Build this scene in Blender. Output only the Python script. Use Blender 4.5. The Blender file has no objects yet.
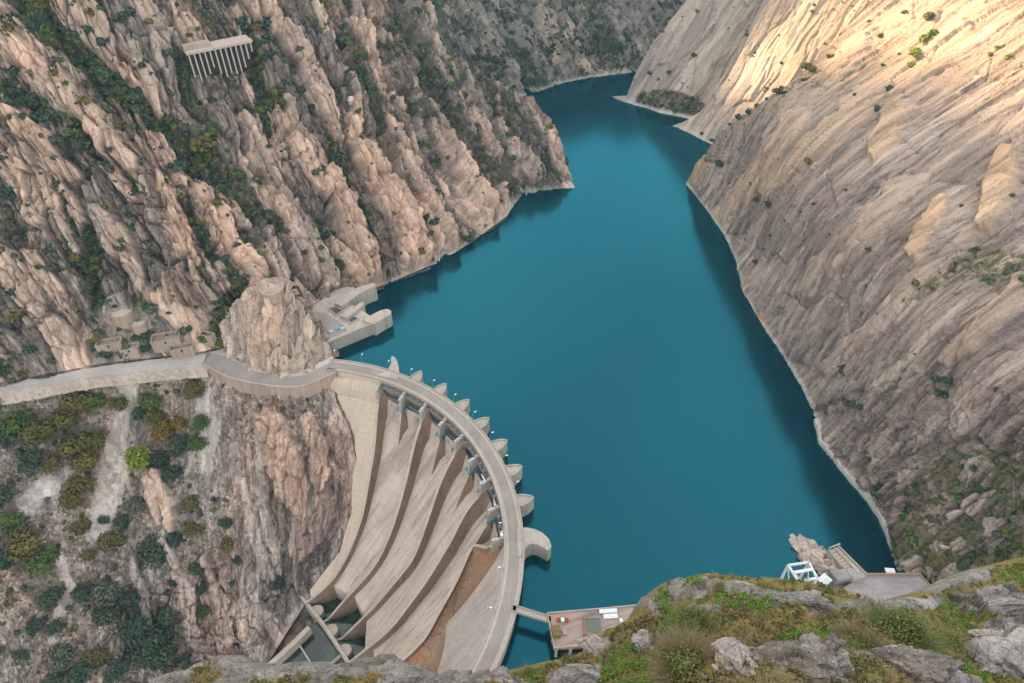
WATER_A, WATER_B = (0.0008, 0.015, 0.022, 1), (0.0014, 0.021, 0.029, 1)
WATER_TINT = (0.10, 0.74, 0.95, 1); WATER_IOR = 1.74; HAZE = 0.00007
CLOUD = (9.0, 8.7, 8.3, 1); SKY_STRENGTH = 0.11; SUN_STRENGTH = 4.6; EXPOSURE = 1.78
import bpy, math, random
import numpy as np
random.seed(7)
RNG = np.random.default_rng(11)
scene = bpy.context.scene
COL = scene.collection

# ------------------------------------------------------------------ camera
F = 683.0; ZC = 309.0; TH = math.radians(42.0)
cT, sT = math.cos(TH), math.sin(TH)
CAM = np.array([0.0, 0.0, ZC])
cd = bpy.data.cameras.new("camera"); co = bpy.data.objects.new("camera", cd); COL.objects.link(co)
cd.sensor_width = 36.0; cd.lens = F / 1024 * 36.0; cd.clip_start = 0.5; cd.clip_end = 6000
co.location = CAM; co.rotation_euler = (math.radians(90) - TH, 0, 0)
scene.camera = co

def ray(u, v):                       # survey of the photograph: pixel -> direction
    du = (np.asarray(u, float) - 512) / F; dv = (np.asarray(v, float) - 341.5) / F
    return np.stack([du, cT - dv * sT, -(sT + dv * cT)], -1)
def pz(u, v, z):                     # point at height z
    r = ray(u, v); t = (np.asarray(z, float) - ZC) / r[..., 2]
    return r * t[..., None] + CAM
def pt(u, v, t):
    return ray(u, v) * np.asarray(t, float)[..., None] + CAM
def proj(p):
    q = np.asarray(p, float) - CAM
    d = q[..., 1] * cT - q[..., 2] * sT; up = q[..., 1] * sT + q[..., 2] * cT
    d = np.where(np.abs(d) < 1e-3, 1e-3, d)
    return np.stack([512 + F * q[..., 0] / d, 341.5 - F * up / d], -1), d

# ------------------------------------------------------------------ noise
_perm = np.random.default_rng(3).permutation(256).astype(np.int32); _perm = np.concatenate([_perm, _perm, _perm])
_g = np.random.default_rng(4).normal(size=(256, 3)).astype(np.float32); _g /= np.linalg.norm(_g, axis=1)[:, None]
_rv = np.random.default_rng(5).random((256, 8)).astype(np.float32)
def _h(ix, iy, iz):
    return _perm[_perm[_perm[ix & 255] + (iy & 255)] + (iz & 255)]
def perlin(P):
    P = np.asarray(P, np.float32); i = np.floor(P).astype(np.int32); f = P - i
    w = f * f * f * (f * (f * 6 - 15) + 10)
    out = 0
    for dx in (0, 1):
        wx = w[:, 0] if dx else 1 - w[:, 0]
        for dy in (0, 1):
            wy = w[:, 1] if dy else 1 - w[:, 1]
            for dz in (0, 1):
                wz = w[:, 2] if dz else 1 - w[:, 2]
                g = _g[_h(i[:, 0] + dx, i[:, 1] + dy, i[:, 2] + dz)]
                d = g[:, 0] * (f[:, 0] - dx) + g[:, 1] * (f[:, 1] - dy) + g[:, 2] * (f[:, 2] - dz)
                out = out + wx * wy * wz * d
    return out * 1.5
def fbm(P, o=4, gain=0.5):
    a, s, r = 1.0, 0.0, 0
    P = np.asarray(P, np.float32)
    for k in range(o):
        r = r + a * perlin(P * (2.03 ** k) + 17.3 * k); s += a; a *= gain
    return r / s
def ridged(P, o=3):
    a, s, r = 1.0, 0.0, 0
    for k in range(o):
        r = r + a * (1 - np.abs(perlin(np.asarray(P) * (2.1 ** k) + 9.1 * k)) * 2); s += a; a *= 0.5
    return r / s
def voro(P, blocky=False):                         # cellular: height of a randomly tilted facet, distance to its edge, random value
    P = np.asarray(P, np.float32); i = np.floor(P).astype(np.int32)
    n = len(P); d1 = np.full(n, 9e9, np.float32); d2 = d1.copy(); hid = np.zeros(n, np.int32); off = np.zeros((n, 3), np.float32)
    for dx in (-1, 0, 1):
        for dy in (-1, 0, 1):
            for dz in (-1, 0, 1):
                c = i + np.array([dx, dy, dz], np.int32); h = _h(c[:, 0], c[:, 1], c[:, 2])
                o = P - (c + _rv[h, :3] * 0.86 + 0.07)
                d = (o ** 4).sum(1) ** .5 if blocky else (o * o).sum(1)
                m = d < d1
                d2 = np.where(m, d1, np.minimum(d2, d)); d1 = np.where(m, d, d1)
                hid = np.where(m, h, hid); off = np.where(m[:, None], o, off)
    rv = _rv[hid]
    facet = (rv[:, 3] - 0.5) * 1.1 + (off * (rv[:, 4:7] - 0.5) * 2.6).sum(1)
    return facet, np.sqrt(d2) - np.sqrt(d1), rv[:, 7]
def sstep(a, b, x):
    t = np.clip((x - a) / (b - a), 0, 1); return t * t * (3 - 2 * t)

# ------------------------------------------------------------------ polylines
def resample(pts, n):
    p = np.asarray(pts, float); s = np.r_[0, np.cumsum(np.linalg.norm(np.diff(p[:, :2], axis=0), axis=1))]; s /= s[-1]
    x = np.linspace(0, 1, n)
    return np.stack([np.interp(x, s, p[:, k]) for k in range(p.shape[1])], 1)
def coons(b, t, l, r, nu, nv):       # b,t run along u; l,r along v
    B, T, L, R = resample(b, nu), resample(t, nu), resample(l, nv), resample(r, nv)
    x = np.linspace(0, 1, nu)[None, :, None]; y = np.linspace(0, 1, nv)[:, None, None]
    return ((1 - y) * B[None] + y * T[None] + (1 - x) * L[:, None] + x * R[:, None]
            - ((1 - x) * (1 - y) * B[0] + x * (1 - y) * B[-1] + (1 - x) * y * T[0] + x * y * T[-1]))
def dist_poly(P, poly, signed=False):
    P = np.asarray(P, float); best = np.full(len(P), 1e18); par = np.zeros(len(P)); sg = np.ones(len(P)); n = len(poly) - 1
    for k in range(n):
        a, b = np.asarray(poly[k][:2], float), np.asarray(poly[k + 1][:2], float); ab = b - a
        t = np.clip(((P - a) @ ab) / (ab @ ab), 0, 1); q = P - (a + t[:, None] * ab)
        d = (q * q).sum(1); m = d < best
        best = np.where(m, d, best); par = np.where(m, (k + t) / n, par)
        if signed:
            sg = np.where(m, np.sign(ab[0] * (P[:, 1] - a[1]) - ab[1] * (P[:, 0] - a[0])), sg)
    return np.sqrt(best) * sg, par
def stroke(UV, poly, w):             # soft mask 1 on the line -> 0 at the width; w scalar or list along the line
    d, s = dist_poly(UV, poly)
    ws = np.interp(s, np.linspace(0, 1, len(w)), w) if hasattr(w, '__len__') else w
    return np.clip(1 - d / ws, 0, 1)

# ------------------------------------------------------------------ thin-plate surfaces over the surveyed control points
class TPS:
    def __init__(self, X, y, reg=1e-4):
        X = np.asarray(X, float) / 300.0; self.X = X; n = len(X)
        K = self._k(X, X) + reg * np.eye(n); Pm = np.c_[np.ones(n), X]
        A = np.block([[K, Pm], [Pm.T, np.zeros((3, 3))]])
        self.c = np.linalg.solve(A, np.r_[y, 0, 0, 0])
    def _k(self, A, B):
        r2 = ((A[:, None] - B[None]) ** 2).sum(-1); return 0.5 * r2 * np.log(r2 + 1e-12)
    def __call__(self, UV):
        UV = np.asarray(UV, float) / 300.0; out = np.empty(len(UV)); n = len(self.X)
        for i in range(0, len(UV), 20000):
            q = UV[i:i + 20000]; out[i:i + 20000] = self._k(q, self.X) @ self.c[:n] + np.c_[np.ones(len(q)), q] @ self.c[n:]
        return out

def wall_solver(base, prof, side):
    """slope rising away from a surveyed base line: base [(u,v,z)], prof [(d, dz)], side +-1"""
    B = np.array([pz(u, v, z) for u, v, z in base]); zb = np.array([b[2] for b in base], float)
    pd, pzv = [p[0] for p in prof], [p[1] for p in prof]
    def ground(x):
        d, s = dist_poly(x, B[:, :2], True); d = d * side
        z0 = np.interp(s, np.linspace(0, 1, len(zb)), zb)
        return z0 + np.interp(d, pd, pzv)
    def solve(UV):
        UV = np.asarray(UV, float); r = ray(UV[:, 0], UV[:, 1])
        ts = np.linspace(60, 1500, 260); hit = np.full(len(UV), 1500.0); done = np.zeros(len(UV), bool)
        for t in ts:
            p = r * t + CAM; below = p[:, 2] < ground(p[:, :2])
            new = below & ~done; hit[new] = t; done |= below
        lo = hit - (ts[1] - ts[0]); hi = hit.copy()
        for _ in range(18):
            m = (lo + hi) / 2; p = r * m[:, None] + CAM; b = p[:, 2] < ground(p[:, :2])
            hi = np.where(b, m, hi); lo = np.where(b, lo, m)
        return (lo + hi) / 2
    return solve

# ------------------------------------------------------------------ mesh linking
def link_mesh(name, V, Fq, mats, parent=None, smooth=False, attr=None):
    """V (n,3); Fq (m,4) or list of faces"""
    me = bpy.data.meshes.new(name)
    V = np.asarray(V, np.float32)
    if isinstance(Fq, np.ndarray):
        m, k = Fq.shape
        me.vertices.add(len(V)); me.vertices.foreach_set('co', V.ravel())
        me.loops.add(m * k); me.loops.foreach_set('vertex_index', Fq.astype(np.int32).ravel())
        me.polygons.add(m); me.polygons.foreach_set('loop_start', np.arange(0, m * k, k, dtype=np.int32))
        me.polygons.foreach_set('loop_total', np.full(m, k, np.int32))
        me.update(calc_edges=True)
    else:
        me.from_pydata([tuple(map(float, p)) for p in V], [], Fq); me.update()
    if smooth: me.polygons.foreach_set('use_smooth', np.ones(len(me.polygons), bool))
    if attr:
        for an, data in attr.items():
            a = me.attributes.new(an, 'FLOAT_COLOR', 'POINT')
            d = np.ones((len(V), 4), np.float32); d[:, :data.shape[1]] = data; a.data.foreach_set('color', d.ravel())
    for mt in (mats if isinstance(mats, (list, tuple)) else [mats]): me.materials.append(mt)
    o = bpy.data.objects.new(name, me); COL.objects.link(o)
    if parent is not None: o.parent = parent
    return o
def tag(o, label=None, cat=None, group=None, kind=None):
    if label: o['label'] = label
    if cat: o['category'] = cat
    if group: o['group'] = group
    if kind: o['kind'] = kind
    return o
def empty(name, loc, label, cat, group=None, rz=0):
    o = bpy.data.objects.new(name, None); COL.objects.link(o); o.location = loc; o.rotation_euler = (0, 0, rz)
    o.empty_display_size = 1
    return tag(o, label, cat, group)
def grid_faces(nv, nu):
    i = np.arange(nv * nu).reshape(nv, nu)
    return np.stack([i[:-1, :-1], i[:-1, 1:], i[1:, 1:], i[1:, :-1]], -1).reshape(-1, 4)

# ------------------------------------------------------------------ material helpers
class NT:
    def __init__(self, name):
        self.m = bpy.data.materials.new(name); self.m.use_nodes = True; self.t = self.m.node_tree
        self.b = self.t.nodes['Principled BSDF']
        self.b.inputs['Specular IOR Level'].default_value = 0.25
    def n(self, typ, **kw):
        nd = self.t.nodes.new(typ)
        for k, v in kw.items(): setattr(nd, k, v)
        return nd
    def l(self, a, b): self.t.links.new(a, b)
    def setin(self, nd, k, v):
        if isinstance(v, bpy.types.NodeSocket): self.l(v, nd.inputs[k])
        elif v is not None: nd.inputs[k].default_value = v
    def math(self, op, a, b=None, c=None, clamp=False):
        nd = self.n('ShaderNodeMath', operation=op); nd.use_clamp = clamp
        for k, v in enumerate((a, b, c)): self.setin(nd, k, v)
        return nd.outputs[0]
    def vmath(self, op, a, b=None):
        nd = self.n('ShaderNodeVectorMath', operation=op)
        self.setin(nd, 0, a); self.setin(nd, 1, b)
        return nd.outputs['Value'] if op in ('DOT_PRODUCT', 'LENGTH') else nd.outputs[0]
    def pos(self): return self.n('ShaderNodeNewGeometry').outputs['Position']
    def frame(self, axes, scale, src=None):
        p = src or self.n('ShaderNodeTexCoord').outputs['Object']; cb = self.n('ShaderNodeCombineXYZ')
        for k in range(3):
            self.l(self.vmath('DOT_PRODUCT', p, tuple(float(a) / scale[k] for a in axes[k])), cb.inputs[k])
        return cb.outputs[0]
    def noise(self, vec, scale, detail=4, rough=0.55, dist=0.0):
        nd = self.n('ShaderNodeTexNoise'); self.l(vec, nd.inputs['Vector'])
        nd.inputs['Scale'].default_value = scale; nd.inputs['Detail'].default_value = detail
        nd.inputs['Roughness'].default_value = rough; nd.inputs['Distortion'].default_value = dist
        return nd.outputs['Fac']
    def voro(self, vec, scale, feature='F1', out='Distance', rand=1.0):
        nd = self.n('ShaderNodeTexVoronoi', feature=feature); self.l(vec, nd.inputs['Vector'])
        nd.inputs['Scale'].default_value = scale; nd.inputs['Randomness'].default_value = rand
        return nd.outputs[out]
    def ramp(self, x, lo, hi, a=0.0, b=1.0):
        nd = self.n('ShaderNodeMapRange'); nd.interpolation_type = 'SMOOTHSTEP'
        self.l(x, nd.inputs[0])
        for k, v in zip((1, 2, 3, 4), (lo, hi, a, b)): nd.inputs[k].default_value = v
        return nd.outputs[0]
    def mix(self, f, a, b, mode='MIX'):
        nd = self.n('ShaderNodeMix', data_type='RGBA', blend_type=mode)
        for k, v in ((0, f), (6, a), (7, b)):
            if isinstance(v, (tuple, list)) and len(v) == 3: v = (*v, 1)
            self.setin(nd, k, v)
        return nd.outputs[2]
    def attr(self, name):
        nd = self.n('ShaderNodeAttribute'); nd.attribute_name = name
        sp = self.n('ShaderNodeSeparateColor'); self.l(nd.outputs['Color'], sp.inputs[0]); return sp.outputs
    def bump(self, h, strength, dist):
        nd = self.n('ShaderNodeBump'); nd.inputs['Strength'].default_value = strength; nd.inputs['Distance'].default_value = dist
        self.l(h, nd.inputs['Height']); self.l(nd.outputs[0], self.b.inputs['Normal'])
    def out(self, col=None, rough=0.85, metal=0.0):
        if col is not None: self.setin(self.b, 'Base Color', (*col, 1) if isinstance(col, (tuple, list)) else col)
        self.setin(self.b, 'Roughness', rough); self.b.inputs['Metallic'].default_value = metal
        return self.m
# ------------------------------------------------------------------ terrain
def rock_material(name, axes, A, B, tint, dark, soil, k=4.0, s=1.0, streak=0.5, crack=0.7, band=True, bumpd=0.6, soilB=None, speck=0.0, slab=None, kn=1.0, big_c=None, pale=(0.50, 0.47, 0.43), moss=None):
    T = NT(name)
    q = T.frame(axes, (1 / s, k / s, kn / s)); q2 = T.frame(axes, (1 / s, 14 / s, kn / s)); p = T.n('ShaderNodeTexCoord').outputs['Object']
    big = T.noise(q, 0.018, 3); mid = T.noise(q, 0.11, 6, 0.6, 0.4); fine = T.noise(q, 0.8, 6, 0.65); st = T.noise(q2, 0.28, 5, 0.6); grain = T.noise(p, 1.1 * s, 5, 0.7)
    an_ = T.n('ShaderNodeAttribute'); an_.attribute_name = 'mask'; sp_ = T.n('ShaderNodeSeparateColor'); T.l(an_.outputs['Color'], sp_.inputs[0]); mk = sp_.outputs
    c = T.mix(T.ramp(mid, 0.36, 0.64), A, B)
    c = T.mix(T.math('MULTIPLY', T.ramp(big, 0.42, 0.66), 0.55), c, big_c or tint)
    c = T.mix(T.math('MULTIPLY', mk[0], T.ramp(mid, 0.25, 0.7, 1.0, 0.55)), c, tint)
    c = T.mix(T.math('MULTIPLY', T.ramp(st, 0.50, 0.62), streak), c, dark)
    c = T.mix(T.math('MULTIPLY', T.ramp(st, 0.44, 0.33), streak * 0.5), c, pale)
    if slab: c = T.mix(T.math('MULTIPLY', mk[2], T.ramp(mid, 0.2, 0.6, 0.9, 0.45)), c, slab)
    if slab: c = T.mix(T.math('MULTIPLY', T.math('MULTIPLY', mk[0], mk[2]), T.ramp(big, 0.3, 0.6, 0.4, 0.9)), c, tint)
    c = T.mix(1.0, c, T.mix(an_.outputs['Alpha'], (.46, .455, .46), (1.42, 1.41, 1.39)), 'MULTIPLY')
    e1 = T.voro(q, 0.10, 'DISTANCE_TO_EDGE'); e2 = T.voro(q, 0.34, 'DISTANCE_TO_EDGE')
    cr = T.math('MAXIMUM', T.ramp(e1, 0.0, 0.05, 1.0, 0.0), T.math('MULTIPLY', T.ramp(e2, 0.0, 0.09, 1.0, 0.0), 0.6))
    cr = T.math('MULTIPLY', cr, T.ramp(fine, 0.3, 0.62))
    cr = T.math('MULTIPLY', cr, T.math('SUBTRACT', 1.0, T.math('MULTIPLY', mk[2], 0.8)))
    c = T.mix(T.math('MULTIPLY', cr, crack), c, tuple(x * 0.45 for x in dark))
    c = T.mix(T.math('MULTIPLY', T.ramp(grain, 0.5, 0.72), 0.45), c, tuple(x * 0.6 for x in A))
    c = T.mix(T.math('MULTIPLY', T.ramp(grain, 0.48, 0.3), 0.35), c, pale)
    if speck:
        sp = T.noise(p, 0.85 * s, 7, 0.75)
        c = T.mix(T.math('MULTIPLY', T.ramp(sp, 0.55, 0.62), speck), c, (0.055, 0.05, 0.042))
        c = T.mix(T.math('MULTIPLY', T.ramp(sp, 0.40, 0.33), speck), c, (0.55, 0.54, 0.50))
    sn = T.noise(p, 0.25 * s, 5, 0.65)
    sc = T.mix(T.ramp(sn, 0.4, 0.62), soil, soilB or tuple(x * 0.55 for x in soil))
    if moss:
        m2 = T.noise(p, 0.16 * s, 4, 0.6)
        sc = T.mix(T.ramp(m2, 0.5, 0.6), sc, moss)
    sg = T.ramp(T.math('ADD', mk[1], T.math('ADD', T.math('MULTIPLY', T.math('SUBTRACT', fine, 0.5), 1.1), T.math('MULTIPLY', T.math('SUBTRACT', sn, 0.5), 1.2))), 0.38, 0.66)
    c = T.mix(sg, c, sc)
    if band:
        z = T.n('ShaderNodeSeparateXYZ'); T.l(p, z.inputs[0])
        zb = T.math('ADD', z.outputs[2], T.math('MULTIPLY', T.math('SUBTRACT', mid, 0.5), 3.0))
        bm = T.math('MULTIPLY', T.math('MULTIPLY', T.ramp(zb, 1.6, 3.4, 0.9, 0.0), T.ramp(big, .36, .6, .3, 1.0)), T.ramp(z.outputs[2], -3.0, -1.0))
        c = T.mix(T.math('MULTIPLY', bm, T.ramp(fine, .25, .6)), c, (0.43, 0.395, 0.345))
    h = T.math('ADD', T.math('MULTIPLY', mid, 1.2), T.math('MULTIPLY', fine, 0.7)); h = T.math('ADD', h, T.math('MULTIPLY', grain, 0.35))
    h = T.math('SUBTRACT', h, T.math('MULTIPLY', cr, 0.5)); h = T.math('ADD', h, T.math('MULTIPLY', st, 0.5))
    T.bump(h, 0.9, bumpd / s)
    return T.out(c, 0.9)

def axes_from(along, normal):
    a = along / np.linalg.norm(along); n = normal - a * (normal @ a); n /= np.linalg.norm(n); return (np.cross(n, a), a, n)

class Patch: pass
def build_patch(name, curves, nu, nv, tfun, seg, disp, mat_kw, skirt='b', fold=None, shore_fade=8.0, matname=None, kind='structure'):
    UV = coons(*curves, nu, nv).reshape(-1, 2)
    t = tfun(UV); P = pt(UV[:, 0], UV[:, 1], t)
    G = P.reshape(nv, nu, 3)
    N = np.cross(np.gradient(G, axis=1), np.gradient(G, axis=0)).reshape(-1, 3)
    N /= np.linalg.norm(N, axis=1)[:, None] + 1e-9
    flip = ((CAM - P) * N).sum(1) < 0; N[flip] *= -1
    # a smoothed normal keeps the relief from tearing
    Ns = N.reshape(nv, nu, 3)
    for _ in range(6):
        Pd_ = np.pad(Ns, ((1, 1), (1, 1), (0, 0)), mode='edge'); Ns = (Ns + Pd_[2:, 1:-1] + Pd_[:-2, 1:-1] + Pd_[1:-1, 2:] + Pd_[1:-1, :-2]) / 5
    N = Ns.reshape(-1, 3); N /= np.linalg.norm(N, axis=1)[:, None] + 1e-9
    uu = np.array(seg, float); tt = tfun(uu); sp = pt(uu[:, 0], uu[:, 1], tt)
    axes = axes_from(sp[1] - sp[0], N[len(N) // 2 + nu // 2])
    q = np.stack([P @ a for a in axes], 1)
    d, mask = disp(P, q, UV, N)
    if shore_fade:
        d = d * (0.25 + 0.75 * sstep(0, shore_fade, P[:, 2]))
    P = P + N * d[:, None]
    faces = [grid_faces(nv, nu)]; idx = np.arange(nv * nu).reshape(nv, nu); V = [P]; M = [mask]; off = len(P)
    def strip(edge, vec):
        nonlocal off
        prev = edge
        for v in vec:
            base = P[edge] + np.array(v); V.append(base); M.append(mask[edge]); cur = np.arange(off, off + len(edge)); off += len(edge)
            faces.append(np.stack([prev[:-1], prev[1:], cur[1:], cur[:-1]], -1)); prev = cur
    if 'b' in skirt: strip(idx[0], [(0, 0, -6), (0, 0, -25)])
    if fold:
        for side, vec in fold.items():
            strip({'r': idx[:, -1], 'l': idx[:, 0], 't': idx[-1], 'b': idx[0]}[side], vec)
    Vv = np.concatenate(V); Mm = np.concatenate(M); Ff = np.concatenate(faces)
    mat = rock_material(matname or name + '_rock', axes, **mat_kw)
    o = link_mesh(name, Vv, Ff, mat, attr={'mask': Mm}); tag(o, kind=kind)
    r = Patch(); r.o = o; r.P = P; r.N = N; r.UV = UV; r.mask = mask; r.nu = nu; r.nv = nv; r.axes = axes; r.t = tfun
    G2 = P.reshape(nv, nu, 3); n2 = np.cross(np.gradient(G2, axis=1), np.gradient(G2, axis=0)).reshape(-1, 3)
    n2 /= np.linalg.norm(n2, axis=1)[:, None] + 1e-9; n2[n2[:, 2] < 0] *= -1; r.Nd = n2
    return r
def aniso(q, a, b): return np.stack([q[:, 0] / a, q[:, 1] / b, q[:, 2] / a], 1)

def coarse_tps(solver, curves, nu, nv, exact=(), tweak=()):
    UV = coons(*curves, nu, nv).reshape(-1, 2); t = solver(UV)
    X, y = list(map(tuple, UV)), list(t)
    ex = [(u, v) for u, v, z in exact]
    keep = [i for i, p in enumerate(X) if not any(abs(p[0] - e[0]) + abs(p[1] - e[1]) < 14 for e in ex)]
    X = [X[i] for i in keep]; y = [y[i] for i in keep]
    for u, v, z in exact:
        X.append((u, v)); y.append((z - ZC) / ray(u, v)[2])
    return TPS(X, y)

PINK, BEIGE, GREY, ORANGE, DARK = (0.46, 0.305, 0.225), (0.40, 0.325, 0.255), (0.30, 0.275, 0.245), (0.47, 0.25, 0.135), (0.115, 0.095, 0.08)
SOIL = (0.15, 0.115, 0.075)

# ---- left wall of the gorge, above the dam road and beyond
L_base = [(-160, 405, 12), (0, 383, 12), (100, 364, 12), (200, 352, 12), (262, 338, 12), (300, 318, 6), (340, 298, 3), (375, 289, 0), (440, 262, 0), (470, 243, 0), (505, 218, 0), (520, 197, 0), (548, 190, 0), (575, 188, 0)]
L_ridge = [(575, 188), (569, 167), (553, 127), (533, 99), (476, 70), (445, 44), (427, 0), (400, -80), (380, -130)]
L_cur = ([b[:2] for b in L_base], [(-160, -130), (380, -130)], [(-160, 405), (-160, -130)], L_ridge)
L_slab = [  # big pale slabs and ribs: (line, width px, height m, pinkness)
    ([(-10, 28), (40, 75), (85, 115), (115, 150), (136, 172)], (12, 16, 15, 12, 6), 7, .5),
    ([(8, 112), (35, 138), (60, 165), (80, 180)], (8, 14, 13, 8), 7, .9),
    ([(268, 2), (290, 40), (312, 80), (328, 118), (335, 140)], (6, 9, 10, 12, 8), 8, .6),
    ([(352, 104), (352, 122), (350, 145)], (5, 8, 9), 13, 1.0),
    ([(355, 150), (372, 175), (398, 215), (412, 262), (415, 280)], (8, 15, 21, 20, 15), 15, 1.0),
    ([(328, 178), (342, 210), (356, 250), (372, 285)], (8, 12, 16, 13), 13, .95),
    ([(160, 178), (178, 225), (192, 262)], (8, 12, 8), 6, .9),
    ([(200, 188), (225, 222), (250, 270), (258, 290)], (10, 14, 12, 8), 6, .8),
    ([(100, 215), (125, 250), (150, 298)], (12, 15, 7), 6, .5),
    ([(280, 200), (305, 240), (328, 282)], (9, 14, 12), 6, .1),
    ([(262, 255), (290, 290), (318, 318)], (8, 12, 10), 6, .1),
    ([(70, -10), (98, 30), (112, 60)], (9, 14, 8), 6, .2),
    ([(120, -10), (150, 25), (166, 50)], (9, 13, 7), 6, .3),
    ([(132, 48), (148, 80), (162, 110)], (7, 9, 4), 5, .2),
    ([(432, 125), (460, 165), (478, 205), (488, 235)], (6, 10, 10, 7), 6, .7),
    ([(398, 150), (425, 190), (448, 245)], (6, 10, 10), 6, .5),
    ([(240, 120), (262, 160), (275, 190)], (7, 10, 6), 5, .4),
    ([(285, 100), (305, 150), (320, 190)], (6, 9, 6), 5, .4),
    ([(-10, 150), (10, 175), (25, 200)], (8, 11, 5), 5, .3),
    ([(45, 190), (62, 225), (80, 250)], (6, 9, 5), 4, .3),
    ([(500, 120), (520, 150), (535, 180)], (5, 8, 6), 5, .4)]
L_gully = [([(10, -10), (60, 38), (120, 88), (170, 125), (212, 160), (255, 208), (300, 235), (340, 268)], (14, 16, 18, 18, 18, 14, 12, 8), 7),
    ([(245, 25), (258, 80), (268, 130)], (8, 10, 8), 4), ([(322, 115), (335, 165), (360, 225), (380, 268)], (6, 8, 8, 6), 5),
    ([(400, 20), (440, 95), (475, 150), (510, 190)], (8, 9, 9, 7), 5), ([(425, 230), (438, 205), (410, 160)], (7, 6, 4), 4),
    ([(0, 85), (30, 100), (75, 125), (110, 170)], (8, 10, 9, 8), 3), ([(185, 210), (215, 250), (235, 280)], (7, 9, 7), 4),
    ([(60, 205), (80, 260), (95, 300)], (12, 14, 12), 3), ([(350, 60), (375, 105), (385, 130)], (6, 9, 6), 3), ([(180, 60), (195, 95), (215, 130)], (8, 10, 8), 3),
    ([(255, 270), (230, 300), (210, 335)], (8, 9, 9), 3)]
def L_disp(P, q, UV, N):
    cut = sstep(0, 6, np.minimum(np.minimum(UV[:, 0] - 183, 262 - UV[:, 0]), np.minimum(UV[:, 1] - 43, 73 - UV[:, 1])))
    wq = q + 4 * np.stack([perlin(P / 30), perlin(P / 30 + 40), perlin(P / 30 + 80)], 1) + .5 * np.stack([perlin(P / 5), perlin(P / 5 + 40), perlin(P / 5 + 80)], 1)
    f1, e1, r1 = voro(aniso(wq, 12, 46), True); f2, e2, r2 = voro(aniso(wq, 4.4, 15), True); f3, e3, r3 = voro(aniso(wq, 1.8, 4.6), True); f0, e0, r0 = voro(aniso(wq, 40, 110))
    rib = ridged(aniso(wq, 30, 120), 3)
    sm = np.zeros(len(P)); add = sm.copy(); tint = sm.copy()
    w = UV + 5 * np.stack([perlin(P / 16), perlin(P / 16 + 30)], 1) + 2.2 * np.stack([perlin(P / 5), perlin(P / 5 + 30)], 1)
    for line, wd, h, tn in L_slab:
        dd, ss = dist_poly(w, line, True); ws = np.interp(ss, np.linspace(0, 1, len(wd)), wd)
        x = dd / ws                                           # right flank drops off sheer, left flank lies back
        m = np.where(x > 0, np.clip((1 - x) * 1.5, 0, 1), np.clip((1 + x) * 5, 0, 1))
        add = np.maximum(add, m * h * (1 + .25 * np.clip(-x, 0, 1))); sm = np.maximum(sm, m); tint = np.maximum(tint, m * tn)
    gl = np.zeros(len(P)); gd = gl.copy()
    for line, wd, h in L_gully:
        m = stroke(w, line, wd); m = np.minimum(1, m * 1.6); gl = np.maximum(gl, m); gd = np.maximum(gd, m * h)
    gl *= 1 - sm * .8
    d = (rib - .5) * 8 + f0 * 6 + f1 * 6.5 * (1 - .45 * sm) + f2 * 2.9 * (1 - .5 * sm) + f3 * 1.1 * (1 - .5 * sm) + add * .9 - gd * (1 - sm)
    d -= (1 - sstep(0, .14, e1)) * 3.8 * (1 - .35 * sm) + (1 - sstep(0, .24, e2)) * 2.3 * (1 - .5 * sm) + (1 - sstep(0, .12, e3)) * .5
    d += fbm(P / 3.0, 3) * .5 * (1 - .6 * sm)
    far = sstep(330, 480, UV[:, 0])
    big = np.clip(sm + .8 * sstep(.55, .8, r1) * (1 - gl) + .45 * sstep(.6, .9, r2) * (1 - gl), 0, 1)
    d = d * (1 - cut) - 13 * cut
    d = d * np.where(UV[:, 0] < 290, .3 + .7 * sstep(13, 36, P[:, 2]), 1)
    pad = sstep(0, 8, np.minimum(np.minimum(UV[:, 0] - 90, 222 - UV[:, 0]), UV[:, 1] - 300)); d = d * (1 - .75 * pad) - .8 * pad
    soil = np.clip(gl * .72 + .40 * sstep(-.05, .5, fbm(P / 22 + 5, 3)) + .22 * (f1 < -.3) - big * .7 + .25 + .1 * far, 0, 1)
    return d, np.stack([np.clip(tint + .5 * (r1 > .7), 0, 1), soil, big * .9, (.35 * r1 + .4 * r2 + .25 * r3) * (.45 + .55 * sstep(.0, .10, e2)) * (.6 + .4 * sstep(0, .05, e1))], 1)
L_t = coarse_tps(wall_solver(L_base + [(650, 150, 0)], [(-40, -40), (0, 0), (60, 62), (150, 165), (300, 330), (700, 560)], 1), L_cur, 11, 8, L_base)
gorge_left = build_patch('gorge_wall', L_cur, 860, 620, L_t, [(240, 70), (320, 240)], L_disp,
    dict(A=(0.155, 0.128, 0.105), B=(0.31, 0.255, 0.205), slab=(0.58, 0.46, 0.365), tint=(0.60, 0.385, 0.27), dark=(0.085, 0.07, 0.06), soil=(0.155, 0.125, 0.085), soilB=(0.075, 0.072, 0.04), k=3.5, streak=.42, crack=.85), fold={'r': [(-2, 10, -6.5), (-8, 30, -32), (-10, 60, -150)]})

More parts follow.
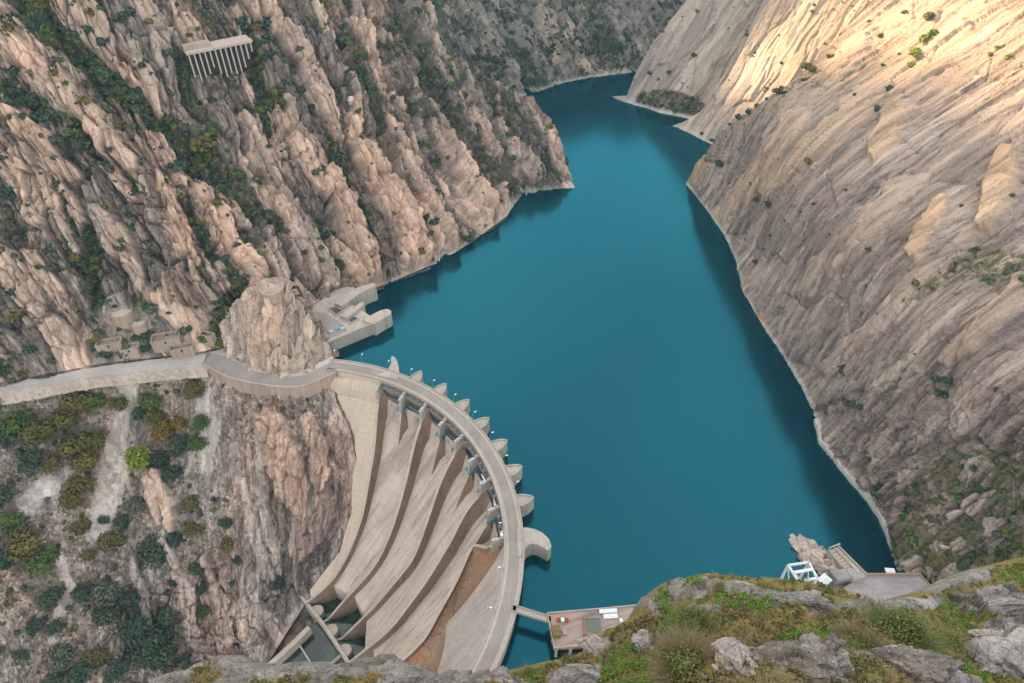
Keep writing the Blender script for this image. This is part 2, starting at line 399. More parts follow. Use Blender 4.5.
# ---- far slope closing the view upstream
F_base = [(380, 150, 0), (480, 108, 0), (535, 93, 0), (560, 84, 0), (590, 78, 0), (620, 74, 0), (645, 71, 0), (720, 66, 0), (800, 62, 0)]
F_cur = ([b[:2] for b in F_base], [(250, -130), (860, -130)], [(380, 150), (250, -130)], [(800, 62), (860, -130)])
def F_disp(P, q, UV, N):
    wq = q + 8 * np.stack([perlin(P / 40), perlin(P / 40 + 40), perlin(P / 40 + 80)], 1)
    f1, e1, r1 = voro(aniso(wq, 22, 60)); f2, e2, _ = voro(aniso(wq, 7, 18)); rib = ridged(aniso(wq, 60, 220), 3)
    d = (rib - .5) * 20 + f1 * 9 + f2 * 4 + fbm(P / 5, 3) * 2 - (1 - sstep(0, .12, e1)) * 2
    soil = np.clip(.3 + .7 * fbm(P / 45 + 9, 3) + .4 * (rib < .45), 0, 1)
    return d, np.stack([.5 * (r1 > .7), soil, f1 * 0, .6 * r1 + .3 * _], 1)
F_t = coarse_tps(wall_solver(F_base, [(-40, -40), (0, 0), (400, 360), (900, 640)], 1), F_cur, 9, 5, F_base)
far_slope = build_patch('far_hillside', F_cur, 460, 260, F_t, [(500, -20), (540, 60)], F_disp,
    dict(A=(0.235, 0.215, 0.18), B=(0.31, 0.275, 0.23), tint=(0.35, 0.27, 0.205), dark=DARK, soil=(0.085, 0.095, 0.06), k=3.5, streak=.3, crack=.6, s=.5))

# ---- right wall: the near face, the lit rib behind it and the far nose
R_base = [(1010, 625, 14), (905, 572, 4), (893, 555, 0), (880, 520, 0), (850, 482, 0), (820, 445, 0), (816, 420, 0), (797, 380, 0), (765, 330, 0), (742, 290, 0), (737, 266, 0), (722, 232, 0), (703, 205, 0), (686, 184, 0)]
R_sil = [(686, 184), (700, 160), (711, 146), (723, 130), (754, 107), (786, 85), (817, 59), (841, 32), (873, 0), (930, -60), (990, -130)]
R_cur = ([b[:2] for b in R_base], [(1210, 640), (1200, 250), (1200, -130), (990, -130)], [(1010, 625), (1210, 640)], R_sil)
R_slab = [([(1030, 118), (900, 200), (800, 290), (745, 345)][:3], (24, 22, 12), 3.5, .1), ([(1000, 210), (900, 300), (830, 370)], (10, 12, 8), 3, .1),
    ([(960, 40), (860, 110), (770, 190)], (22, 20, 12), 3, .6), ([(1010, 165), (1000, 195), (985, 225)], (18, 20, 10), 8, .9), ([(940, 205), (925, 235), (915, 255)], (10, 14, 10), 5, .9),
    ([(1025, 290), (985, 330), (950, 360)], (16, 16, 9), 5, .3), ([(800, 120), (740, 200), (710, 230)], (14, 14, 8), 3, .4), ([(700, 165), (690, 180)], (10, 9), 2, 1),
    ([(900, 110), (880, 150)], (16, 16), 4, .8), ([(860, 45), (835, 70)], (14, 12), 3, .8)]
R_veg = [([(1030, 270), (960, 262), (905, 300)], (34, 26, 10), .9), ([(930, 395), (860, 405), (815, 410)], (16, 14, 8), .55), ([(1030, 330), (940, 350), (860, 360)], (6, 6, 5), .5),
    ([(1040, 560), (960, 545), (905, 540)], (60, 45, 30), .95), ([(1030, 480), (960, 480), (900, 500)], (50, 45, 26), .6), ([(985, 130), (930, 185), (880, 230)], (6, 6, 4), .4),
    ([(870, 130), (800, 215), (765, 262)], (5, 6, 5), .45), ([(880, 60), (800, 85), (740, 125), (700, 165)], (16, 14, 10, 6), .6), ([(830, 360), (795, 330)], (12, 8), .45),
    ([(935, 40), (900, 90), (870, 120)], (9, 8, 4), .6), ([(1030, 60), (1000, 90), (960, 130)], (8, 8, 5), .6)]
def R_disp(P, q, UV, N):
    q = q * np.array([1, 1, .35])
    wq = q + 3.5 * np.stack([perlin(P / 45), perlin(P / 45 + 40), perlin(P / 45 + 80)], 1) + .6 * np.stack([perlin(P / 6), perlin(P / 6 + 40), perlin(P / 6 + 80)], 1)
    low = sstep(330, 520, UV[:, 1] + .15 * (UV[:, 0] - 850))                 # blocky towards the near end, slabs beyond
    f1, e1, r1 = voro(aniso(wq, 10, 95)); f2, e2, r2 = voro(aniso(wq, 3.2, 36), True); f3, e3, r3 = voro(aniso(q, 1.9, 4.4)); f4, e4, r4 = voro(aniso(wq, 7, 12), True); f5, e5, r5 = voro(aniso(wq, 26, 60))
    sm = np.zeros(len(P)); add = sm.copy(); tint = sm.copy()
    w = UV + 4 * np.stack([perlin(P / 12), perlin(P / 12 + 30)], 1) + 2 * np.stack([perlin(P / 4), perlin(P / 4 + 30)], 1)
    for line, wd, h, tn in R_slab:
        dd, ss = dist_poly(w, line, True); x = dd / np.interp(ss, np.linspace(0, 1, len(wd)), wd)
        m = np.where(x < 0, np.clip((1 + x) * 1.4, 0, 1), np.clip((1 - x) * 5, 0, 1)); add = np.maximum(add, m * h); sm = np.maximum(sm, m); tint = np.maximum(tint, m * tn)
    veg = np.zeros(len(P))
    for line, wd, h in R_veg: veg = np.maximum(veg, np.minimum(1, stroke(w, line, wd) * 1.8) * h)
    d = (.45 + .55 * low) * (f5 * 2.6 + f1 * 2.2) + f2 * .8 * (1 - .4 * sm) + f3 * .8 * (.08 + low) + f4 * 3.2 * low + add * .8 + fbm(P / 2.5, 3) * (.35 + .8 * low)
    d -= (1 - sstep(0, .07, e1)) * 1.4 * (r1 > .35) + (1 - sstep(0, .10, e2)) * .6 * (r2 > .5) + (1 - sstep(0, .10, e4)) * 1.0 * low * (r4 > .4) + (1 - sstep(0, .05, e5)) * 1.3
    up = sstep(150, 30, UV[:, 1] + .05 * (UV[:, 0] - 700))  # upper rock tinted orange, painting the golden sun glow into its colour
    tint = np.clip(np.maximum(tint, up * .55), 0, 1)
    soil = np.clip(veg * .62 + .30 * low * (fbm(P / 9, 3) + .9) + .28 * sstep(.1, .5, fbm(aniso(q, 8, 50), 3)) - .25 * sm - .5 * low * (r4 > .62), 0, 1)
    return d, np.stack([tint, soil, np.clip(.45 - low * .4 + sm * .4, 0, 1), .3 * r1 + .4 * r2 * (1 - low) + .4 * low * r4 + .3 * r5], 1)
R_t = coarse_tps(wall_solver(R_base + [(655, 140, 0)], [(-40, -100), (0, 0), (30, 92), (100, 140), (180, 200), (300, 330), (600, 560)], -1), R_cur, 11, 8, R_base)
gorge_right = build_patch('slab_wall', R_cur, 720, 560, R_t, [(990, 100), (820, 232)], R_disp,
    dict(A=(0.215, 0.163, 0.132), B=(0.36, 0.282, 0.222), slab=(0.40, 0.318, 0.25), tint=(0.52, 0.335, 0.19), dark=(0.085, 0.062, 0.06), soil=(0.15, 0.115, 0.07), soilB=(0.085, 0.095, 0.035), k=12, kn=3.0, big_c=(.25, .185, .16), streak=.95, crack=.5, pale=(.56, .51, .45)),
    fold={'r': [(10, 6, -3), (40, 20, -25), (90, 30, -120)]})

R2_base = [(672, 126, 0), (687, 132, 0), (700, 139, 0), (713, 145, 0), (740, 158, 0), (790, 180, 0)]
R2_left = [(672, 126), (687, 120), (699, 112), (727, 79), (738, 59), (760, 16), (768, 0), (800, -60), (835, -130)]
R2_cur = ([b[:2] for b in R2_base], [(835, -130), (1060, -130)], R2_left, [(790, 180), (1060, -130)])
def R2_disp(P, q, UV, N):
    wq = q + 4 * np.stack([perlin(P / 35), perlin(P / 35 + 40), perlin(P / 35 + 80)], 1)
    f1, e1, r1 = voro(aniso(wq, 18, 110)); f2, e2, r2 = voro(aniso(wq, 5, 50)); rib = ridged(aniso(q, 60, 400), 2)
    d = (rib - .5) * 4 + f1 * 2.6 + f2 * 1.0 + fbm(P / 4, 3) * .8 - (1 - sstep(0, .1, e1)) * .8
    soil = np.clip(.35 * sstep(.15, .5, fbm(aniso(q, 14, 60), 3)), 0, 1)
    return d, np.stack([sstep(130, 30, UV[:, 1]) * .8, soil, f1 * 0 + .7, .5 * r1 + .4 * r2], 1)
R2_t = coarse_tps(wall_solver([(625, 104, 0)] + R2_base, [(-40, -40), (0, 0), (150, 170), (400, 450)], 1), R2_cur, 6, 6, R2_base)
slab_kw = dict(A=(0.40, 0.325, 0.26), B=(0.46, 0.385, 0.31), tint=(0.52, 0.38, 0.24), dark=(0.16, 0.125, 0.105), soil=(0.17, 0.13, 0.08), k=8, streak=.45, crack=.35)
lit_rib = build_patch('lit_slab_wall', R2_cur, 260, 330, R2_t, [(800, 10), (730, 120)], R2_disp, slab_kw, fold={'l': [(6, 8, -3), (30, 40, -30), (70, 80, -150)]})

R3_base = [(612, 97, 0), (626, 103, 0), (645, 108, 0), (660, 113, 0), (680, 117, 0), (697, 121, 0), (740, 132, 0), (790, 142, 0)]
R3_left = [(612, 97), (626, 96), (636, 71), (655, 40), (687, 0), (720, -50), (760, -130)]
R3_cur = ([b[:2] for b in R3_base], [(760, -130), (930, -130)], R3_left, [(790, 142), (930, -130)])
def R3_disp(P, q, UV, N):
    d, m = R2_disp(P, q, UV, N); low = np.minimum(1, stroke(UV, [(640, 98), (670, 100), (705, 112)], (6, 16, 14)) * 2)
    m[:, 0] *= .3; m[:, 1] = np.clip(m[:, 1] + low * .8, 0, 1); return d * 1.1, m
R3_t = coarse_tps(wall_solver([(560, 80, 0)] + R3_base, [(-40, -40), (0, 0), (150, 165), (400, 430)], 1), R3_cur, 6, 6, R3_base)
nose = build_patch('far_slab_wall', R3_cur, 230, 280, R3_t, [(700, 10), (650, 90)], R3_disp,
    dict(slab_kw, A=(0.34, 0.29, 0.24), B=(0.39, 0.335, 0.275), tint=(0.42, 0.32, 0.235)), fold={'l': [(4, 10, -3), (20, 50, -30), (60, 120, -150)]})
# ---- unseen ridge added beyond the left rim, skyline shaped to shade the gorge
sk = [(-1200, 680), (-600, 660), (-350, 600), (-200, 455), (-100, 418), (-60, 408), (-30, 392), (0, 362), (20, 334), (36, 302), (60, 268), (95, 236), (140, 238), (155, 262), (175, 335), (250, 385), (400, 420), (700, 440), (1200, 440)]
lat = np.linspace(-1200, 1200, 240); dep = np.array([-60, -25, -8, 0, 10, 40, 120, 300.])
hz = np.interp(lat, [s[0] for s in sk], [s[1] for s in sk]); drop = np.array([-420, -200, -50, 0, -6, -30, -90, -260.])
LA, DE = np.meshgrid(lat, dep); X = -364 - .88 * DE + .475 * LA; Y = 842 + .475 * DE + .88 * LA
Z = hz[None, :] + drop[:, None]; Z[0] = -160; Z[-1] = -160; Pm = np.stack([X, Y, Z], -1).reshape(-1, 3); Pm[:, 2] += 10 * fbm(Pm / 60, 3) * (Pm[:, 2] > 0)
mt = rock_material('mountain_rock', ((1, 0, 0), (0, 1, 0), (0, 0, 1)), BEIGE, (0.42, .35, .27), PINK, DARK, SOIL, s=.3, band=False)
tag(link_mesh('mountain', Pm, grid_faces(len(dep), len(lat)), mt, attr={'mask': np.tile([0.2, .4, 0, .5], (len(Pm), 1))}), kind='structure')

# ---- slope below the dam road on the left bank, and the cliff the dam leans on
rv0 = pz(255, 670, -115)[:2]; rvd = np.array([-.75, -.66]); rvn = np.array([-.66, .75])
road_lo = [(-160, 414), (0, 400), (80, 385), (150, 377), (200, 372), (226, 382), (251, 387.5), (275, 391.5), (300, 392), (318, 385), (333, 376)]
B_cur = ([(-160, 730), (60, 730), (240, 730)], road_lo, [(-160, 730), (-160, 414)], [(240, 730), (262, 672), (300, 612), (306, 602), (345, 552), (357, 512), (358, 470), (350, 430), (336, 400), (333, 376)])
def B_ctrl():
    X, y = [], []
    def add(u, v, z): X.append((u, v)); y.append((z - ZC) / ray(u, v)[2])
    for u, v in road_lo: add(u, v, 4 if u < 205 else 5.5)
    for u in (-160, -80, 0, 70, 140, 200):
        for v in (430, 480, 540, 600, 660, 730):
            if u == 200 and v < 560: continue
            r = ray(u, v); lo, hi = 250, 700
            for _ in range(40):
                m = (lo + hi) / 2; p = r * m + CAM; d = (p[:2] - rv0) @ rvn
                zz = -115 + .60 * d
                if p[2] < min(zz, 2): hi = m
                else: lo = m
            X.append((u, v)); y.append(lo)
    for u, v, z in [(335, 400, -3), (350, 430, -15), (357, 470, -35), (357, 510, -57), (345, 552, -78), (304, 604, -108), (262, 672, -116), (240, 730, -118),
                    (285, 408, -2), (250, 412, -4), (225, 420, -10), (262, 432, -8), (300, 430, -9), (320, 440, -14), (280, 470, -26), (312, 480, -36), (240, 480, -34), (300, 520, -60), (265, 530, -60),
                    (235, 540, -62), (290, 560, -84), (320, 560, -84), (270, 590, -98), (235, 600, -96), (240, 650, -112), (290, 600, -104)]: add(u, v, z)
    return TPS(X, y, 2e-3)
B_t = B_ctrl()
B_soil = [([(0, 425), (60, 425), (100, 440), (85, 500)], (30, 34, 28, 16), .75), ([(0, 520), (30, 560), (60, 600)], (40, 46, 40), .8), ([(150, 400), (190, 430), (205, 400)], (18, 22, 16), .6),
    ([(90, 590), (160, 620), (170, 660)], (30, 36, 26), .8), ([(60, 540), (110, 560), (200, 560)], (18, 22, 22), .55), ([(20, 660), (100, 670)], (26, 20), .3), ([(215, 500), (225, 560)], (14, 14), .4)]
B_scree = [([(130, 385), (120, 430), (110, 480), (98, 530)], (8, 14, 20, 14)), ([(60, 560), (70, 590), (50, 640)], (6, 7, 6)), ([(70, 480), (40, 490), (20, 520)], (16, 14, 10)), ([(200, 380), (208, 420), (205, 470)], (8, 12, 8))]
B_rock = [([(145, 464), (154, 490), (160, 520)], (5, 9, 5), 6, .9), ([(158, 470), (168, 498), (174, 528)], (4, 9, 5), 7, .9), ([(272, 424), (282, 452), (292, 488), (300, 510)], (16, 20, 20, 10), 7, 1.0), ([(306, 418), (316, 445), (320, 470), (316, 486)], (10, 13, 13, 6), 7, .95),
    ([(325, 500), (310, 530), (300, 545)], (14, 22, 14), 6, .7), ([(262, 430), (262, 500), (280, 570)], (5, 7, 6), 4, .1), ([(245, 480), (255, 540), (275, 590)], (6, 8, 6), 3, .1), ([(240, 610), (255, 640), (260, 665)], (12, 16, 10), 6, .2), ([(255, 575), (250, 600), (270, 625)], (9, 12, 10), 5, .0),
    ([(270, 622), (285, 640)], (12, 12), 5, .6), ([(135, 560), (140, 590), (150, 625)], (5, 7, 6), 5, .3), ([(165, 540), (185, 590), (195, 640)], (5, 8, 7), 5, .3), ([(205, 560), (220, 600), (228, 640)], (5, 8, 7), 5, .4)]
def B_disp(P, q, UV, N):
    cl = np.maximum(sstep(205, 245, UV[:, 0] - .10 * (UV[:, 1] - 400)) * sstep(680, 610, UV[:, 1] + 0 * UV[:, 0]), sstep(540, 600, UV[:, 1]) * sstep(60, 150, UV[:, 0]))
    drape = sstep(210, 245, UV[:, 0]) * sstep(620, 560, UV[:, 1]) * sstep(385, 400, UV[:, 1])
    wq = q + 3 * np.stack([perlin(P / 20), perlin(P / 20 + 40), perlin(P / 20 + 80)], 1)
    f1, e1, r1 = voro(aniso(wq, 7, 22), True); f2, e2, r2 = voro(aniso(wq, 2.6, 8), True); f3, e3, _ = voro(aniso(q, 1.3, 1.9)); ang = UV[:, 0] - 285 - (UV[:, 0] - 285) * .25 * (UV[:, 1] - 400) / 150
    rib = ridged(aniso(wq, 6, 90), 3); rib2 = ridged(aniso(wq, 20, 60), 2)
    sm = np.zeros(len(P)); add = sm.copy(); tint = sm.copy(); w = UV + 4.0 * np.stack([perlin(P / 11), perlin(P / 11 + 30)], 1) + 2.2 * np.stack([perlin(P / 3.5), perlin(P / 3.5 + 30)], 1)
    for line, wd, h, tn in B_rock:
        dd, ss = dist_poly(w, line, True); x = dd / np.interp(ss, np.linspace(0, 1, len(wd)), wd)
        m = np.where(x > 0, np.clip((1 - x) * 2.0, 0, 1), np.clip((1 + x) * 4.5, 0, 1)); add = np.maximum(add, m * h); sm = np.maximum(sm, m); tint = np.maximum(tint, m * tn)
    wet = np.minimum(1, stroke(w, [(335, 490), (312, 540), (296, 580), (282, 605)], (16, 28, 26, 16)) * 1.6) * sstep(-.5, .2, fbm(aniso(q, 4, 30), 3))
    so = np.zeros(len(P)); sc = so.copy()
    for line, wd, h in B_soil: so = np.maximum(so, np.minimum(1, stroke(w, line, wd) * 1.6) * h)
    for line, wd in B_scree: sc = np.maximum(sc, np.minimum(1, stroke(w, line, wd) * 2))
    rough = np.clip(.25 + cl * .9, 0, 1) * (1 - .8 * sc)
    d = rough * ((rib2 - .5) * 6 + f1 * 3.4 * (1 - .2 * sm) * (1 - .4 * drape) + f2 * 1.4 * (1 - .4 * sm)) + drape * (rib - .5) * 4.0 * (1 - .7 * sm) + add
    d += f3 * .8 * (1 - .4 * sm) * (1 - .3 * sc) + fbm(P / 2, 3) * .7 * (1 - .5 * sm) - (1 - sstep(0, .14, e1)) * 2.2 * rough - (1 - sstep(0, .25, e2)) * 1.2 * rough - 2 * sc
    soil = np.clip(np.maximum(so, .50 * (1 - cl) + .3 * fbm(P / 10, 3)) * (1 - sc) * (1 - sm) + .2 * cl * sstep(.1, .5, fbm(P / 9 + 3, 3)), 0, 1)
    edge = sstep(0, 10, np.minimum(UV[:, 1] - np.interp(UV[:, 0], [p[0] for p in road_lo], [p[1] for p in road_lo]), 99)) * (1 - sstep(.95, 1, np.tile(np.linspace(0, 1, 560), 420)))
    return d * (.15 + .85 * edge), np.stack([tint, soil, np.clip(sm * .6 + sc, 0, 1), np.clip((.5 * r1 + .4 * r2 + .15) * (1 - .8 * wet), 0, 1)], 1)
bank = build_patch('dam_hillside', B_cur, 560, 420, B_t, [(262, 430), (275, 580)], B_disp,
    dict(A=(0.27, 0.23, 0.195), B=(0.43, 0.37, 0.315), slab=(0.54, 0.50, 0.455), tint=(0.50, 0.30, 0.20), dark=(0.085, 0.07, 0.062), soil=(0.20, 0.165, 0.12), soilB=(0.12, 0.095, 0.065), k=4, s=1.3, streak=.65, crack=.75, band=False, pale=(.5, .47, .43)),
    skirt='', shore_fade=0, fold={'r': [(3, 3, -4), (12, 12, -40)]})

# ---- rock spur between the road and the reservoir
S_cur = ([(218, 353), (230, 360), (246, 371), (262, 377), (285, 380), (305, 379), (318, 371), (334, 358)], [(236, 304), (245, 294), (262, 283), (280, 281), (290, 290)], [(218, 353), (222, 325), (236, 304)], [(334, 358), (322, 335), (305, 308), (290, 290)])
S_X, S_y = [], []
for u, v, z in [(218, 353, 8), (230, 360, 8), (246, 370, 8), (262, 376, 8), (285, 379, 8), (305, 378, 8), (318, 370, 8), (334, 358, 4), (322, 335, 14), (305, 308, 32), (290, 290, 45), (276, 284, 49), (258, 285, 49), (240, 297, 42), (226, 320, 28), (220, 340, 16),
                (262, 345, 24), (285, 345, 22), (250, 320, 36), (280, 315, 36), (300, 340, 20), (312, 358, 12)]:
    S_X.append((u, v)); S_y.append((z - ZC) / ray(u, v)[2])
S_t = TPS(S_X, S_y, 2e-3)
def S_disp(P, q, UV, N):
    f1, e1, r1 = voro(aniso(q, 5, 12)); f2, e2, _ = voro(aniso(q, 2, 4)); w = UV + 1.5 * np.stack([perlin(P / 7), perlin(P / 7 + 30)], 1)
    m = np.zeros(len(P))
    for l, wd in (([(255, 338), (268, 330), (276, 318)], (10, 13, 8)), ([(268, 312), (278, 312)], (8, 8))): m = np.maximum(m, np.minimum(1, stroke(w, l, wd) * 3))
    gr = sstep(285, 300, UV[:, 0] + (340 - UV[:, 1]) * .3)
    d = (f1 * 2.6 + f2 * .9 + (ridged(aniso(q, 8, 50), 2) - .5) * 2.5) * (1 - .6 * m) + m * 2.2 + fbm(P / 1.8, 3) * .6 - (1 - sstep(0, .1, e1)) * .7
    low = sstep(349, 356, UV[:, 1]) * sstep(240, 250, UV[:, 0]) * .6
    return d * .8, np.stack([m * .75, np.clip(.25 * sstep(.2, .5, fbm(P / 6, 3)), 0, 1), np.clip(m + .3, 0, 1), .3 + .5 * r1], 1)
spur = build_patch('rock_spur', S_cur, 230, 190, S_t, [(270, 300), (274, 365)], S_disp,
    dict(A=(0.37, 0.285, 0.22), B=(0.47, 0.375, 0.295), tint=(0.52, 0.345, 0.24), dark=(0.14, 0.125, 0.11), soil=(.16, .13, .09), k=5, s=1.3, streak=.45, crack=.7, band=False, pale=(.52, .5, .46)),
    skirt='', shore_fade=0, fold={'t': [(0, 6, -1), (0, 14, -8), (0, 26, -45)], 'r': [(2, 5, -3), (3, 16, -45)], 'l': [(-3, 6, -4), (-2, 14, -45)]})

# ---- rocky viewpoint in the foreground
G_edge = [(-170, 720), (60, 712), (140, 697), (158, 683), (190, 675), (215, 668), (240, 675), (262, 681), (275, 676), (300, 671), (322, 674), (345, 670), (380, 666), (400, 674), (430, 679), (480, 679), (520, 675), (545, 670), (566, 664), (590, 658), (604, 650), (615, 632), (640, 622), (652, 606), (662, 592), (690, 580), (720, 577), (760, 581), (800, 582), (838, 590), (862, 604), (885, 609), (910, 601), (940, 592), (975, 576), (1000, 566), (1040, 556), (1200, 520)]
G_cur = ([(-170, 850), (500, 840), (1200, 830)], G_edge, [(-170, 850), (-170, 715)], [(1200, 830), (1200, 520)])
G_X, G_y = [], []
for u in np.linspace(-170, 1200, 15):
    ve = np.interp(u, [p[0] for p in G_edge], [p[1] for p in G_edge]); k = sstep(420, 640, u)
    te = 24 + 4 * k + 14 * sstep(880, 1010, u) ; tb = 16 - 5 * k
    for f in (0, .33, .66, 1.0):
        G_X.append((u, ve + (840 - ve) * f)); G_y.append(te + (tb - te) * f ** .8)
G_t = TPS(G_X, G_y, 1e-3)
G_rocks = [  # outcrops: line, width px, height m, lichen/pale
    ([(655, 612), (680, 590), (730, 588), (760, 598), (800, 600)], (14, 18, 16, 14, 8), .9), ([(690, 612), (718, 612)], (14, 10), .5), ([(596, 655), (606, 640)], (8, 6), .8), ([(565, 690), (600, 672)], (30, 14), .5),
    ([(865, 606), (930, 604), (1010, 592)], (10, 12, 14), .7),
    ([(810, 612), (845, 604), (870, 604)], (5, 8, 6), .5), ([(960, 612), (1040, 610)], (10, 10), .7), ([(985, 632), (1050, 628)], (13, 14), .8), ([(980, 652), (1050, 650)], (12, 14), .9), 
    ([(940, 588), (985, 572)], (10, 14), .8), ([(215, 668), (245, 674), (285, 674)], (10, 14, 12), .8), ([(280, 676), (330, 672)], (10, 12), .6), ([(340, 672), (400, 668), (440, 680)], (10, 14, 10), .8), ([(150, 684), (190, 678)], (8, 10), .6),
    ([(455, 688), (520, 682)], (8, 9), .5), ([(660, 640), (700, 632)], (8, 8), .4), ([(640, 652), (650, 648)], (6, 6), .4), ([(860, 640), (850, 632)], (7, 7), .4)]
G_moss = [([(665, 600), (675, 625), (668, 640)], (8, 9, 6)), ([(640, 660), (625, 675), (645, 690)], (22, 24, 20)), ([(720, 600), (745, 606), (770, 604)], (7, 9, 6)), ([(690, 590), (700, 588)], (6, 6)), ([(830, 632), (800, 640), (775, 640)], (9, 9, 7)), ([(945, 610), (965, 628), (960, 640)], (10, 14, 10)), ([(1010, 580), (1040, 572)], (14, 16)), ([(930, 668), (985, 680)], (8, 10)), ([(545, 668), (530, 676)], (9, 8))]
def G_disp(P, q, UV, N):
    f1, e1, r1 = voro(P / np.array([1.5, 1.2, 1.0])); f2, e2, _ = voro(P / .45); w = UV + 4 * np.stack([perlin(P / 1.2), perlin(P / 1.2 + 30)], 1)
    rk = np.zeros(len(P)); add = rk.copy(); ms = rk.copy()
    for l, wd, h in G_rocks:
        m = np.minimum(1, stroke(w, l, [x * .8 for x in wd]) * 1.7); add = np.maximum(add, m * h); rk = np.maximum(rk, m)
    for l, wd in G_moss: ms = np.maximum(ms, np.minimum(1, stroke(w, l, wd) * 2))
    left = sstep(560, 520, UV[:, 0])
    rk = np.maximum(rk, left * sstep(-.25, .1, fbm(P / 1.6, 2)))
    d = add * .38 + f1 * .40 * (.3 + rk) + f2 * .14 * (.4 + rk) + fbm(P / .8, 4) * .22 - (1 - sstep(0, .1, e1)) * .2 * rk
    fade = sstep(-.02, .22, np.repeat(1 - np.linspace(0, 1, 300), 1150))
    soil = np.clip(1 - rk * .95 + .1 * ms + .25 * sstep(.05, .35, fbm(P / 1.0 + 11, 3)), 0, 1)
    return d * (.3 + .7 * fade), np.stack([ms * .6, soil, rk * .2, .2 + .6 * r1], 1)
TG = 'view_ledge'
ledge = build_patch(TG, G_cur, 1150, 300, G_t, [(700, 600), (720, 700)], G_disp,
    dict(A=(0.19, 0.175, 0.152), B=(0.34, 0.315, 0.28), tint=(0.26, 0.235, 0.19), dark=(0.09, 0.08, 0.07), soil=(0.235, 0.175, 0.06), soilB=(0.15, 0.155, 0.035), moss=(0.20, 0.11, 0.03), k=1.2, s=9.0, streak=.3, crack=.5, band=False, speck=.85, bumpd=1.2, pale=(.45, .44, .41)),
    skirt='', shore_fade=0, fold={'t': [(0, .25, -.35), (0, 1.2, -2.5), (0, 4, -14), (0, 14, -60), (0, 30, -170), (0, 30, -300)]})

# ---- river bed below the dam
bedx = [pz(-250, 760, -120), pz(240, 640, -120), pz(300, 560, -120), pz(420, 560, -120), pz(520, 690, -120), (40, -60, -120), (-420, -160, -120)]
bm_ = rock_material('riverbed_rock', ((1, 0, 0), (0, 1, 0), (0, 0, 1)), GREY, BEIGE, PINK, DARK, SOIL, s=1, band=False)
tag(link_mesh('river_bed', [tuple(p) for p in bedx], [list(range(len(bedx)))], bm_, attr={'mask': np.tile([0, .6, 0, .5], (len(bedx), 1))}), kind='structure')
